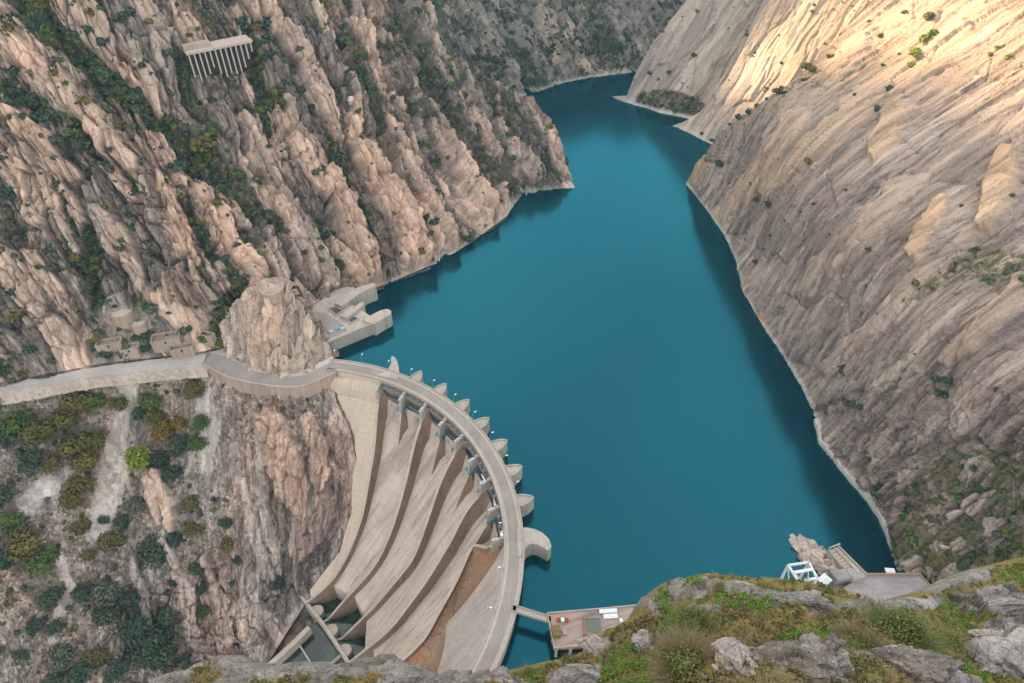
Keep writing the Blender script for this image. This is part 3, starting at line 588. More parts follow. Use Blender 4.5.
# ------------------------------------------------------------------ building helpers
CD = np.array([-128.9, 180.6])
def pol(phi, r, z=0.0):
    a = math.radians(phi); return np.array([CD[0] + r * math.cos(a), CD[1] + r * math.sin(a), z])
class MB:
    def __init__(self): self.v = []; self.f = []; self.mi = []
    def add(self, vs, fs, m=0):
        o = len(self.v); self.v += [tuple(map(float, p)) for p in vs]; self.f += [[o + i for i in f] for f in fs]; self.mi += [m] * len(fs); return self
    def loft(self, rows, closed=False, caps=False, m=0):
        n = len(rows[0]); vs = [p for r in rows for p in r]; fs = []
        for i in range(len(rows) - 1):
            for j in range(n if closed else n - 1):
                k = (j + 1) % n; fs.append([i * n + j, i * n + k, (i + 1) * n + k, (i + 1) * n + j])
        if caps: fs += [list(range(n))[::-1], [(len(rows) - 1) * n + j for j in range(n)]]
        return self.add(vs, fs, m)
    def prism(self, poly, z0, z1, m=0, mtop=None):
        n = len(poly); z0 = np.broadcast_to(z0, n); z1 = np.broadcast_to(z1, n)
        vs = [(p[0], p[1], z0[i]) for i, p in enumerate(poly)] + [(p[0], p[1], z1[i]) for i, p in enumerate(poly)]
        self.add(vs, [[i, (i + 1) % n, n + (i + 1) % n, n + i] for i in range(n)] + [list(range(n))[::-1]], m)
        self.add(vs[n:], [list(range(n))], m if mtop is None else mtop); return self
    def box(self, c, s, rz=0.0, m=0, rx=0.0):
        x, y, z = [k / 2 for k in s]; vs = []
        for sx, sy, sz in ((-1, -1, -1), (1, -1, -1), (1, 1, -1), (-1, 1, -1), (-1, -1, 1), (1, -1, 1), (1, 1, 1), (-1, 1, 1)):
            a, b, e = sx * x, sy * y, sz * z
            b, e = b * math.cos(rx) - e * math.sin(rx), b * math.sin(rx) + e * math.cos(rx)
            vs.append((c[0] + a * math.cos(rz) - b * math.sin(rz), c[1] + a * math.sin(rz) + b * math.cos(rz), c[2] + e))
        return self.add(vs, [[3, 2, 1, 0], [4, 5, 6, 7], [0, 1, 5, 4], [1, 2, 6, 5], [2, 3, 7, 6], [3, 0, 4, 7]], m)
    def bar(self, a, b, w, h=None, n=4, m=0):
        a, b = np.asarray(a, float), np.asarray(b, float); d = b - a; L = np.linalg.norm(d); d = d / L
        up = np.array([0, 0, 1.]) if abs(d[2]) < .95 else np.array([1., 0, 0]); x = np.cross(d, up); x /= np.linalg.norm(x); y = np.cross(x, d); h = h or w
        if n == 4: off = [x * sx * w / 2 + y * sy * h / 2 for sx, sy in ((-1, -1), (1, -1), (1, 1), (-1, 1))]
        else: off = [x * w / 2 * math.cos(t) + y * h / 2 * math.sin(t) for t in np.linspace(0, 2 * math.pi, n, endpoint=False)]
        return self.loft([[a + o for o in off], [b + o for o in off]], True, True, m)
    def cyl(self, c, r, z0, z1, n=24, r1=None, m=0, mtop=None):
        r1 = r if r1 is None else r1; t = np.linspace(0, 2 * math.pi, n, endpoint=False)
        A = [(c[0] + r * math.cos(a), c[1] + r * math.sin(a), z0) for a in t]; B = [(c[0] + r1 * math.cos(a), c[1] + r1 * math.sin(a), z1) for a in t]
        self.loft([A, B], True, False, m); self.add(B, [list(range(n))], m if mtop is None else mtop); self.add(A, [list(range(n))[::-1]], m); return self
    def build(self, name, mats, parent=None, bevel=0.0, at=None):
        at = np.zeros(3) if at is None else np.asarray(at, float)
        me = bpy.data.meshes.new(name); me.from_pydata([tuple(np.array(p) - at) for p in self.v], [], self.f)
        for mt in (mats if isinstance(mats, (list, tuple)) else [mats]): me.materials.append(mt)
        me.polygons.foreach_set('material_index', np.array(self.mi, np.int32)); me.update()
        import bmesh
        b = bmesh.new(); b.from_mesh(me); bmesh.ops.recalc_face_normals(b, faces=b.faces)
        if bevel: bmesh.ops.bevel(b, geom=b.edges[:], offset=bevel, segments=1, affect='EDGES', clamp_overlap=True)
        b.to_mesh(me); b.free()
        o = bpy.data.objects.new(name, me); COL.objects.link(o)
        if parent is not None:
            o.parent = parent
            if at is not None: o.location = at - np.array(parent.location) if np.any(at) else -np.array(parent.location)
        else: o.location = at
        return o
def dup_tree(o, loc, rz=0.0, scale=None):
    c = o.copy(); COL.objects.link(c); c.location = loc; c.rotation_euler = (0, 0, rz)
    if scale is not None: c.scale = scale
    for ch in o.children:
        d = ch.copy(); COL.objects.link(d); d.parent = c
        for g in ch.children: e = g.copy(); COL.objects.link(e); e.parent = d
    return c

def concrete(name, A, B, stain, streak=0.5, along=(0, 0, 1), lines=0.0, lift=2.4, rust=0.0, joint=0.0, bumpd=0.15, scale=1.0, efflo=0.0):
    T = NT(name); p = T.pos(); al = np.array(along, float); al /= np.linalg.norm(al); ax = axes_from(al, np.array([.3, -.9, .3]) if abs(al[2]) > .9 else np.array([0, 0, 1.]))
    q = T.frame(ax, (1.3 / scale, 22 / scale, 1.3 / scale), p); b = T.frame(((1, 0, 0), (0, 1, 0), (0, 0, 1)), (14 / scale,) * 3, p); g = T.frame(((1, 0, 0), (0, 1, 0), (0, 0, 1)), (1.4 / scale,) * 3, p)
    st = T.noise(q, 1.0, 5, .65); bg_ = T.noise(b, 1.0, 5, .6); gr = T.noise(g, 1.0, 5, .7); st2 = T.noise(q, .35, 3, .5)
    c = T.mix(T.ramp(bg_, .35, .65), A, B)
    c = T.mix(T.math('MULTIPLY', T.ramp(st, .50, .72), streak), c, stain)
    c = T.mix(T.math('MULTIPLY', T.ramp(st2, .52, .68), streak * .6), c, stain)
    c = T.mix(T.math('MULTIPLY', T.ramp(gr, .52, .75), .4), c, tuple(x * .6 for x in A))
    c = T.mix(T.math('MULTIPLY', T.ramp(gr, .46, .28), .3), c, tuple(min(.75, x * 1.35) for x in B))
    if rust: c = T.mix(T.math('MULTIPLY', T.ramp(T.math('ADD', bg_, T.math('MULTIPLY', st, .35)), .58, .80), rust), c, (0.30, 0.13, 0.05))
    if efflo: c = T.mix(T.math('MULTIPLY', T.ramp(T.noise(q, 1.7, 4, .6), .60, .70), efflo), c, (.62, .58, .52))
    h = gr
    if lines:
        z = T.n('ShaderNodeSeparateXYZ'); T.l(p, z.inputs[0])
        zz = T.math('FRACT', T.math('DIVIDE', T.math('ADD', z.outputs[2], 200.0), lift)); ln = T.ramp(zz, .07, .11, 1.0, 0.0)
        an = T.math('ARCTAN2', T.math('SUBTRACT', z.outputs[1], float(CD[1])), T.math('SUBTRACT', z.outputs[0], float(CD[0])))
        aa = T.math('FRACT', T.math('MULTIPLY', an, 24.0)); ln = T.math('MAXIMUM', ln, T.math('MULTIPLY', T.ramp(aa, .03, .05, 1.0, 0.0), .8))
        ln = T.math('MULTIPLY', ln, T.ramp(gr, .3, .55)); c = T.mix(T.math('MULTIPLY', ln, lines), c, tuple(x * .5 for x in stain)); h = T.math('SUBTRACT', h, T.math('MULTIPLY', ln, .6))
    T.bump(h, .5, bumpd)
    return T.out(c, .85)
def paint(name, col, rough=.5, var=.25, metal=0.0, sc=.8):
    T = NT(name); n = T.noise(T.pos(), 1 / sc, 5, .7)
    c = T.mix(T.ramp(n, .45, .75), col, tuple(x * (1 - var) for x in col)); T.bump(n, .2, .03); return T.out(c, rough, metal)

FLOW = (-.62, -.42, -.75)
M_floor = concrete('chute_concrete', (0.46, 0.375, 0.305), (0.54, 0.45, 0.375), (0.22, 0.17, 0.135), .8, FLOW, bumpd=.15, efflo=.25, scale=.6, lines=.12, lift=4.5)
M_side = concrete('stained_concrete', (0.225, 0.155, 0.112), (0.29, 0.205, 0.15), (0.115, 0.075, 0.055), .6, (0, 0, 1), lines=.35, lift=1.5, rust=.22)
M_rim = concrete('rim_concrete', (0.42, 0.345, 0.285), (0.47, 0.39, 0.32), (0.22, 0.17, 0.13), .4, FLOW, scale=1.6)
M_face = concrete('face_concrete', (0.48, 0.395, 0.305), (0.54, 0.45, 0.355), (0.34, 0.265, 0.20), .5, (-.3, -.6, -.75), lines=.22, lift=3.0, rust=.12, efflo=.35)
M_block = concrete('buttress_concrete', (0.37, 0.315, 0.27), (0.43, 0.37, 0.32), (0.24, 0.195, 0.165), .5, (-.55, -.35, -.75), lines=.25, lift=3.0, efflo=.7)
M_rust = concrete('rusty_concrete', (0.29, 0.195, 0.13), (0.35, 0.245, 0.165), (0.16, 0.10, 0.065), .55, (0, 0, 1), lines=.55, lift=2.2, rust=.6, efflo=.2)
M_deck = concrete('deck_concrete', (0.42, 0.36, 0.30), (0.48, 0.41, 0.35), (0.27, 0.225, 0.185), .4, (1, 0, 0))
M_pier = concrete('pier_concrete', (0.36, 0.315, 0.265), (0.43, 0.375, 0.315), (0.19, 0.16, 0.13), .6, (0, 0, 1))
M_asph = concrete('worn_asphalt', (0.25, 0.22, 0.19), (0.31, 0.275, 0.24), (0.17, 0.15, 0.13), .35, (0, 1, 0), bumpd=.05)
M_teal = paint('teal_paint', (0.10, 0.24, 0.26), .45, .35)
M_steel = paint('grey_steel', (0.20, 0.215, 0.21), .5, .4)
M_white = paint('white_paint', (0.66, 0.66, 0.64), .5, .3)
M_pale = paint('pale_grey_paint', (0.46, 0.47, 0.46), .5, .35)
M_dark = paint('dark_steel_and_shade', (0.045, 0.045, 0.045), .6, .3)  # also the painted darkness of the wells and tunnel mouth
M_lamp = paint('lamp_housing', (0.78, 0.78, 0.76), .35, .1)
Tp = NT('basin_water'); Tp.bump(Tp.noise(Tp.pos(), .5, 3), .08, .2); Tp.b.inputs['Specular IOR Level'].default_value = .5
nzp = Tp.noise(Tp.pos(), .12, 4); M_pool = Tp.out(Tp.mix(Tp.ramp(nzp, .45, .62), (0.010, 0.022, 0.014), (0.03, 0.055, 0.025)), .06)

# ------------------------------------------------------------------ the dam
WH = 5.2
def zfloor(r):
    r = np.asarray(r, float); s = np.clip((118 - r) / 80, 0, 1.15)
    return np.where(r > 118, -17.5 + (r - 118) * 2.9, -8 - 92 * s ** 1.08 - extra(r))
def extra(r): return .2 + 6.0 * np.clip((np.asarray(r, float) - 45) / 65, 0, 1)
def ztop(r):
    r = np.asarray(r, float); s = np.clip((118 - r) / 80, 0, 1.15)
    return np.where(r > 118, -1 + (r - 118) * .75, -8 - 92 * s ** 1.08 + WH)
def solve_prof(u, v, fn):
    r = ray(u, v); lo, hi = 250., 620.
    for _ in range(50):
        m = (lo + hi) / 2; p = r * m + CAM
        if p[2] > fn(math.hypot(p[0] - CD[0], p[1] - CD[1])): lo = m
        else: hi = m
    return p
dam = empty('arch_dam', (float(CD[0]), float(CD[1]), 0.0), 'curved pale concrete arch dam with gated spillway chutes and a road along its crest', 'dam')
wall_px = [
    (67.9, [(372.6, 450), (365, 493), (361, 517), (348, 552), (334, 577), (306, 601)]),
    (51.8, [(413.5, 440), (406.5, 471.6), (400, 498), (390, 531), (377.5, 560), (365.6, 576), (344.5, 598), (321.6, 621)]),
    (36.3, [(439, 480), (431, 505), (411.7, 560), (374.4, 605), (334, 639)]),
    (20.4, [(464, 510), (449.6, 540), (425.6, 579.7), (388.4, 629.6), (349, 661)]),
    (3.5, [(471.6, 541), (455, 580), (434, 617), (423.5, 638), (398, 662), (372, 684)])]
walls = []
for phi, px in wall_px:
    pts = [pol(phi, 124.0, 0), pol(phi, 118.5, 0)] + [solve_prof(u, v, lambda r: float(ztop(r))) for u, v in px]
    a = np.array(pts); s = np.r_[0, np.cumsum(np.linalg.norm(np.diff(a[:, :2], axis=0), axis=1))]
    # smooth curve through the surveyed points
    n = 60; ss = np.linspace(0, s[-1], n); xy = np.stack([np.interp(ss, s, a[:, k]) for k in (0, 1)], 1)
    for _ in range(12): xy[1:-1] = (xy[:-2] + 2 * xy[1:-1] + xy[2:]) / 4
    zf = zfloor(np.hypot(xy[:, 0] - CD[0], xy[:, 1] - CD[1])); zf = np.minimum.accumulate(zf)
    walls.append((xy, zf))
def batter(xy): return 3.4 * np.clip((np.hypot(xy[:, 0] - CD[0], xy[:, 1] - CD[1]) - (62 if math.hypot(*(xy[0] - pol(67.9, 124)[:2])) < 3 else 60)) / 60, 0, 1) + .3
def side_off(xy, d):
    t = np.gradient(xy, axis=0); t /= np.linalg.norm(t, axis=1)[:, None]; return xy + np.stack([-t[:, 1], t[:, 0]], 1) * np.reshape(d, (-1, 1))   # left of travel = towards the right bank
for k, (xy, zf) in enumerate(walls):
    th = 1.7; A = xy; Bx = side_off(xy, th); top = ztop(np.hypot(xy[:, 0] - CD[0], xy[:, 1] - CD[1])); top = np.minimum.accumulate(top); low = np.minimum(zf - 14, -20) if k < 4 else np.minimum(zf - 70, -60)
    low = np.maximum(low, -119)
    m = MB()
    Fx = side_off(xy, th + batter(xy)) if k < 4 else Bx
    m.loft([[(*(Fx[i] if k < 4 else Bx[i]), low[i]), (*Fx[i], zf[i] - 1), (*Bx[i], top[i])] for i in range(len(zf))], m=1)
    m.loft([[(*Bx[i], top[i]), (*A[i], top[i])] for i in range(len(zf))], m=0)
    m.loft([[(*A[i], top[i]), (*A[i], low[i])] for i in range(len(zf))], m=1)
    m.add([(*A[-1], low[-1]), (*Fx[-1], low[-1]), (*Bx[-1], top[-1]), (*A[-1], top[-1])], [[0, 1, 2, 3]], 1)
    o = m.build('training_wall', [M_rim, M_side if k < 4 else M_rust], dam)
    if k == 4: o['label'] = 'outermost training wall with a tall rust brown flank'
# chute floors between walls
zl = np.r_[np.linspace(-3, -17.5, 7), np.linspace(-19, -95.5, 46)]
def at_level(w, z, off):
    xy, zf = w; x = side_off(xy, off + (batter(xy) if off > 1 else 0) * np.ones(len(xy))); o = np.argsort(-zf, kind='stable'); zz = zf + np.arange(len(zf)) * -1e-5
    return np.array([np.interp(-z, -zz, x[:, k]) for k in (0, 1)])
ends = [-95.5, -95, -95, -88]
for k in range(4):
    rows = []
    for z in zl[zl >= ends[k] - .01]:
        a, b = at_level(walls[k], z, 1.6), at_level(walls[k + 1], z, .1)
        mid = (a + b) / 2; rows.append([(*(a + (b - a) * f), z - .35 * math.sin(math.pi * f * 2) ** 2 * (1 if z < -30 else 0)) for f in np.linspace(0, 1, 9)])
    last = rows[-1]; rows.append([(p[0], p[1], -118) for p in last])
    MB().loft(rows).build('spillway_chute', M_floor, dam)
# wedge divider walls between the paired bays
for phi, tip in ((59.6, (398, 445)), (43.9, (431, 475)), (28.4, (455.5, 507)), (12.0, (470, 553))):
    e = solve_prof(*tip, lambda r: float(zfloor(r)) + .6); s0 = pol(phi, 118.5); n = 14
    ax = np.array([s0[:2] + (e[:2] - s0[:2]) * f for f in np.linspace(0, 1, n)]); zf = zfloor(np.hypot(ax[:, 0] - CD[0], ax[:, 1] - CD[1]))
    hh = np.maximum(ztop(np.hypot(ax[:, 0] - CD[0], ax[:, 1] - CD[1])) - zf - 1, .3) * np.linspace(1, 0, n) ** .8 + .2; wd = np.linspace(1.5, .4, n); L, Rr = side_off(ax, -0), side_off(ax, 1)
    m = MB(); Bx = np.array([ax[i] + (side_off(ax, wd[i])[i] - ax[i]) for i in range(n)])
    Fx = np.array([ax[i] + (side_off(ax, wd[i] + 5.0 * (1 - i / (n - 1)) ** 1.1)[i] - ax[i]) for i in range(n)])
    m.loft([[(*Fx[i], zf[i] - 6), (*Fx[i], zf[i] - .5), (*Bx[i], zf[i] + hh[i])] for i in range(n)], m=1); m.loft([[(*Bx[i], zf[i] + hh[i]), (*ax[i], zf[i] + hh[i])] for i in range(n)], m=0)
    m.loft([[(*ax[i], zf[i] + hh[i]), (*ax[i], zf[i] - 6)] for i in range(n)], m=1)
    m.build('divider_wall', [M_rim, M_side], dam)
# upstream body, downstream blocks
m = MB(); ph = np.linspace(-31, 85, 90)
m.loft([[pol(p, 134.2, -25), pol(p, 134.2, 8.9), pol(p, 126, 8.9), pol(p, 126, -8)] for p in ph]); m.build('upstream_wall', M_pier, dam)
xyW0 = walls[0][0]; rW0 = np.hypot(xyW0[:, 0] - CD[0], xyW0[:, 1] - CD[1]); tW0 = np.minimum.accumulate(ztop(rW0)); aW0 = np.degrees(np.arctan2(xyW0[:, 1] - CD[1], xyW0[:, 0] - CD[0]))
bl = [(376, 333), (400, 336), (430, 350), (470, 358), (512, 357), (552, 345), (602, 306), (640, 270)]
rows = []
keys = [(-.4, 125.1, 8.9), (-.4, 124.6, 7.0), (-.4, 122, 5.5), (-.4, 119.5, 2.0)]
prof0 = [(67.2, r, z) for _, r, z in keys] + [(aW0[i] - .25, rW0[i], tW0[i] - .25) for i in range(len(rW0)) if rW0[i] < 118.3]
for aR, r, z in prof0:
    best = 88.0
    for a_ in np.arange(aR + 1, 89, .5):
        q = proj(pol(a_, r, z + 2.5 * (a_ - aR) / 20))[0]
        if q[0] < np.interp(q[1], [k[0] for k in bl], [k[1] for k in bl]) - 5 and r < 122: best = a_; break
    rows.append([pol(aR + (best - aR) * f, r, z + 2.5 * f * (best - aR) / 20 * (r < 124)) for f in np.linspace(0, 1, 14)])
m = MB(); m.loft(rows); m.build('downstream_face', M_face, dam)
m = MB(); zr = lambda r: 8.9 if r > 124.95 else 8.9 - (125 - r) * 1.25
e0, e1, e2 = (1.0, 125), (-12.5, 98.5), (-28.7, 108.1)
rows = []
for p in np.linspace(1.0, -36, 60):
    rmin = np.interp(-p, [-1, 12.5, 28.7, 36], [124.8, 98.5, 98.5 - 12, 84]) if True else 0
    rmin = np.interp(-p, [-1.0, 1.2, 12.5, 28.7, 36], [125 - .3, 120.8, 98.5, 107, 110])
    rows.append([pol(p, r, 8.9 - (125 - r) * 1.25) for r in np.linspace(125, rmin, 14)] + [pol(p, rmin, -119)])
m.loft(rows); m.build('buttress_block', M_block, dam)
xy4, zf4 = walls[4]; B4 = side_off(xy4, 1.6); t4 = np.minimum.accumulate(ztop(np.hypot(xy4[:, 0] - CD[0], xy4[:, 1] - CD[1])))
blk = [pol(p, np.interp(-p, [-1.0, 1.2, 12.5, 28.7, 36], [124.7, 120.8, 98.5, 107, 110]), 0) for p in np.linspace(1.0, -34, len(xy4))]
zbk = [8.9 - (125 - math.hypot(b[0] - CD[0], b[1] - CD[1])) * 1.25 for b in blk]
m = MB(); rows = []
for i in range(len(xy4)):
    A_ = np.array([*B4[i], t4[i] - 4.0]); E_ = np.array([*blk[i][:2], zbk[i] - 2.5]); sag = np.array([0, 0, -9.0 * min(1, i / 12)])
    rows.append([A_ + (E_ - A_) * f + sag * math.sin(math.pi * f) for f in np.linspace(0, 1, 8)])
m.loft(rows); m.build('recess_wall', M_rust, dam)
# crest deck, road, parapets
ph = np.linspace(-31, 84.2, 120)
m = MB(); m.loft([[pol(p, 125.1, 8.9), pol(p, 125.1, 10), pol(p, 134.9, 10), pol(p, 134.9, 8.9)] for p in ph], closed=True, caps=True); m.build('crest_deck', M_deck, dam)
m = MB(); m.loft([[pol(p, 127.4, 10.004), pol(p, 132.6, 10.004)] for p in ph]); m.build('crest_road', M_asph, dam)
for r in (127.2, 132.6):
    m = MB(); m.loft([[pol(p, r, 10.0), pol(p, r, 10.16), pol(p, r + .2, 10.16), pol(p, r + .2, 10.0)] for p in ph], closed=True, caps=True); m.build('kerb', M_rim, dam)
for r in (125.1, 134.5):
    m = MB(); m.loft([[pol(p, r, 9.9), pol(p, r, 11.0), pol(p, r + .4, 11.0), pol(p, r + .4, 9.9)] for p in ph], closed=True, caps=True); m.build('parapet', M_rim, dam)
m = MB()
for p in np.arange(-30, 84, 7.0): m.box(pol(p, 131.9, 10.013), (1.2, .5, .012), math.radians(p + 90))
# piers and gates
PIERS = [67.9, 59.6, 51.8, 43.9, 36.3, 28.4, 20.4, 12.0, 3.5]
def local(phi, pts):                 # (radial, tangential) -> xy
    a = math.radians(phi); c, s = math.cos(a), math.sin(a)
    return [(CD[0] + r * c - t * s, CD[1] + r * s + t * c) for r, t in pts]
for i, phi in enumerate(PIERS):
    if 0 < i < 8:
        pnose = [(134.0, -4.0), (136.5, -4.2), (139, -3.5), (141.4, -2.0), (143.6, 0), (141.8, 1.6), (139, 2.7), (136.5, 3.2), (134.0, 3.2)]
        m = MB(); m.prism(local(phi, [(r, t * .93) for r, t in pnose]), -18, 9.3)
        q = local(phi, pnose); qi = local(phi, [(134.0, -3.5), (136.5, -3.65), (138.8, -3.0), (141.0, -1.65), (142.9, 0), (141.3, 1.2), (138.8, 2.2), (136.5, 2.65), (134.0, 2.65)])
        m.prism(q, 9.3, 9.8); n = len(q)
        for a_, b_ in zip(range(n - 1), range(1, n)):
            m.add([(*q[a_], 9.8), (*q[b_], 9.8), (*q[b_], 10.7), (*q[a_], 10.7), (*qi[a_], 9.8), (*qi[b_], 9.8), (*qi[b_], 10.7), (*qi[a_], 10.7)], [[0, 1, 2, 3], [3, 2, 6, 7], [7, 6, 5, 4]])
        m.build('pier_nose', M_pier, dam)
    m = MB()
    prof = [(126.0, -14), (126.0, 8.85), (123.6, 8.85), (121.8, 6.2), (119.2, 3.2), (118.2, -1.5), (118.2, -14)]
    L, R_ = [], []
    for r, z in prof:
        a, b = local(phi, [(r, -1.35), (r, .25)]); L.append((*a, z)); R_.append((*b, z))
    m.loft([L, R_], closed=True, caps=True); m.build('gate_pier', M_pier, dam)
    h = MB(); c = local(phi, [(120.9, -.55)])[0]; h.box((*c, 6.3), (3.8, 1.5, 1.4), math.radians(phi)); h.box((*local(phi, [(121.4, -.55)])[0], 7.35), (2.0, 1.5, .5), math.radians(phi)); 
    for rr_, tt_ in ((118.9, -1.2), (118.9, .1)): h.bar((*local(phi, [(rr_, tt_)])[0], 3.0), (*local(phi, [(rr_, tt_)])[0], 5.6), .18)
    h.build('hoist_house', M_pale, dam)
for i in range(8):
    p0, p1 = PIERS[i], PIERS[i + 1]; hw = math.radians(p0 - p1) / 2 * 121 - 1.4; pm = (p0 + p1) / 2
    g = MB(); rows = []
    for a in np.linspace(-30, 48, 9):
        rows.append([(*local(pm, [(118.6 + 5.2 * math.cos(math.radians(a)), t)])[0], -2.5 + 5.2 * math.sin(math.radians(a))) for t in np.linspace(-hw, hw, 5)])
    g.loft(rows); go = g.build('spillway_gate', M_steel, dam)
    for t in (-hw + .5, hw - .5):
        g = MB(); tr = (*local(pm, [(118.6, t)])[0], -2.5)
        for a in (-24, 12, 40): g.bar(tr, (*local(pm, [(118.6 + 5.1 * math.cos(math.radians(a)), t)])[0], -2.5 + 5.1 * math.sin(math.radians(a))), .55, .55)
        g.bar((*local(pm, [(118.6, t - .9)])[0], -2.5), (*local(pm, [(118.6, t + .9)])[0], -2.5), 1.3, 1.3, 8)
        g.bar((*local(pm, [(117.6, t)])[0], -3.1), (*local(pm, [(118.6, t)])[0], -2.5), 1.0, 1.4)
        g.build('gate_arm', M_teal, go).location = (0, 0, 0)
    g = MB()
    for r in (123.0, 124.9): g.bar((*local(pm, [(r, -hw - .2)])[0], 6.2), (*local(pm, [(r, hw + .2)])[0], 6.2), .35, .8)
    for t in np.linspace(-hw, hw, 9): g.bar((*local(pm, [(123.0, t)])[0], 6.3), (*local(pm, [(124.9, t)])[0], 6.3), .22, .3)
    for t in np.linspace(-hw, hw, 7): g.bar((*local(pm, [(122.9, t)])[0], 6.5), (*local(pm, [(122.9, t)])[0], 7.6), .1)
    g.bar((*local(pm, [(122.9, -hw)])[0], 7.6), (*local(pm, [(122.9, hw)])[0], 7.6), .12)
    g.build('hoist_gallery', M_steel, dam)
    g = MB(); g.box((*local(pm, [(123.9, -hw * .3)])[0], 7.0), (1.2, 1.6, 1.0), math.radians(pm)); g.build('gate_winch', M_steel, dam)
    g = MB(); g.box((*local(pm, [(123.9, hw * .45)])[0], 7.0), (1.2, 1.6, 1.0), math.radians(pm)); g.build('gate_winch', M_steel, dam)
# curled end walls of the spillway
m = MB(); hp = [pz(u, v, 10.3)[:2] for u, v in ((374, 375), (384, 372), (389, 368), (391.3, 362), (391, 357), (393.5, 356), (396.5, 359.5), (398.5, 366), (399, 374), (397, 379))]; m.prism(hp, -16, 10.3)
m.build('curled_end_wall', M_pier, dam)
m = MB(); hp = [pz(u, v, 10.3)[:2] for u, v in ((517, 528), (527, 527.5), (535, 529), (543, 533), (549, 539), (551.5, 546), (548, 550.5), (544, 548), (538, 544.5), (532, 543.5), (527, 546), (523.5, 551), (522, 558), (518, 556))]; m.prism(hp, -16, 10.3)
m.build('curled_end_wall', M_pier, dam)
# stilling basins below the chutes
cw = [pz(u, v, -104.5)[:2] for u, v in ((301, 596), (306, 602), (322, 622), (334.5, 640.5), (349, 663), (360, 679))]
m = MB()
for a, b in zip(cw[:-1], cw[1:]):
    t = (b - a) / np.linalg.norm(b - a); nrm = np.array([-t[1], t[0]]) * .9; m.prism([a - nrm, b - nrm, b + nrm, a + nrm], -119, -104.3 + .003 * len(m.v))
m.build('cross_wall', [M_rim], dam)
for k in range(3):
    A_, B_ = walls[k], walls[k + 1]; c0, c1 = cw[k + 1], cw[k + 2]
    a, b = at_level(A_, ends[k], 1.6), at_level(B_, ends[k], .1)
    MB().add([(*a, -111), (*b, -111), (*c1, -111), (*c0, -111)], [[0, 1, 2, 3]]).build('basin_water', M_pool, dam)
    mid = (c0 + c1) / 2; t = (c1 - c0) / np.linalg.norm(c1 - c0); nn = np.array([t[1], -t[0]]); nn = nn if nn @ ((a + b) / 2 - mid) > 0 else -nn
    fan = [mid + t * 4.2 * math.cos(x) + nn * (.8 + 5.2 * math.sin(x)) for x in np.linspace(0, math.pi, 14)]
    MB().prism(fan, -113, -105.2 + np.r_[0, -.2 - .5 * np.sin(np.linspace(.2, 2.9, 12)), 0]).build('deflector_block', M_rim, dam)
def wall_px_line(name, pxs, z, w, mat, parent, zb=-120, label=None):
    q = np.array([pz(u, v, z)[:2] for u, v in pxs]); m = MB(); L = side_off(q, w / 2); R_ = side_off(q, -w / 2)
    m.loft([[(*L[i], zb), (*L[i], z), (*R_[i], z), (*R_[i], zb)] for i in range(len(q))], closed=True, caps=True); return m.build(name, mat, parent)
wall_px_line('river_wall', [(309, 627), (290, 646), (262, 671), (240, 690)], -106, 3.0, M_rim, dam)
wall_px_line('basin_kerb', [(299.5, 645), (309, 660), (318.5, 675)], -110, .8, M_rim, dam)
wall_px_line('basin_kerb', [(316, 674), (327, 666), (340, 655)], -110, .8, M_rim, dam)
wp = [pz(u, v, -113)[:2] for u, v in ((303, 628), (322, 620), (350, 664), (318, 690), (262, 690))]
MB().add([(*p, -113) for p in wp], [[0, 1, 2, 3, 4]]).build('basin_water', M_pool, dam)
# lamp posts along the crest
lamp_proto = None
lamps = [(82.8, 134.7, 16), (75.1, 134.7, 16), (67.3, 134.7, 16), (60.3, 134.7, 16), (53, 134.7, 16), (45.5, 134.7, 16), (37.8, 134.7, 16), (30, 134.7, 16), (22.4, 134.7, 16), (14.8, 134.7, 16), (5.4, 125.4, 13.5), (-5.8, 125.4, 13.5), (-15.2, 125.4, 13.5)]
ordn = ['first', 'second', 'third', 'fourth', 'fifth', 'sixth', 'seventh', 'eighth', 'ninth', 'tenth']
for i, (phi, r, z) in enumerate(lamps):
    if i == 0:
        e = empty('street_lamp', (0, 0, 0), 'x', 'street lamp', 'lamps along the crest road of the dam')
        m = MB(); m.cyl((0, 0), .12, 0, 5.6, 8, .08); m.bar((0, 0, 5.55), (1.5, 0, 6.0), .12, .12, 6); m.cyl((0, 0), .25, 0, .25, 8); m.build('lamp_post', M_steel, e)
        m = MB(); m.box((1.75, 0, 5.98), (1.3, .55, .22)); m.box((1.75, 0, 5.85), (1.0, .42, .08)); m.build('lamp_head', M_lamp, e); lamp_proto = e; o = e
        o.location = pol(phi, r, 11.0); o.rotation_euler = (0, 0, math.radians(phi))
    else: o = dup_tree(lamp_proto, pol(phi, r, 11.0), math.radians(phi if i < 10 else phi + 180), None if i < 10 else (1, 1, .6))
    o['label'] = (ordn[i] + ' slim lamp post from the rock spur along the water side parapet of the dam') if i < 10 else ['short lamp post on the road parapet level with the curled wall at the spillway end', 'short lamp post on the road parapet midway between curled wall and footbridge', 'short lamp post on the road parapet just beyond the footbridge'][i - 10]
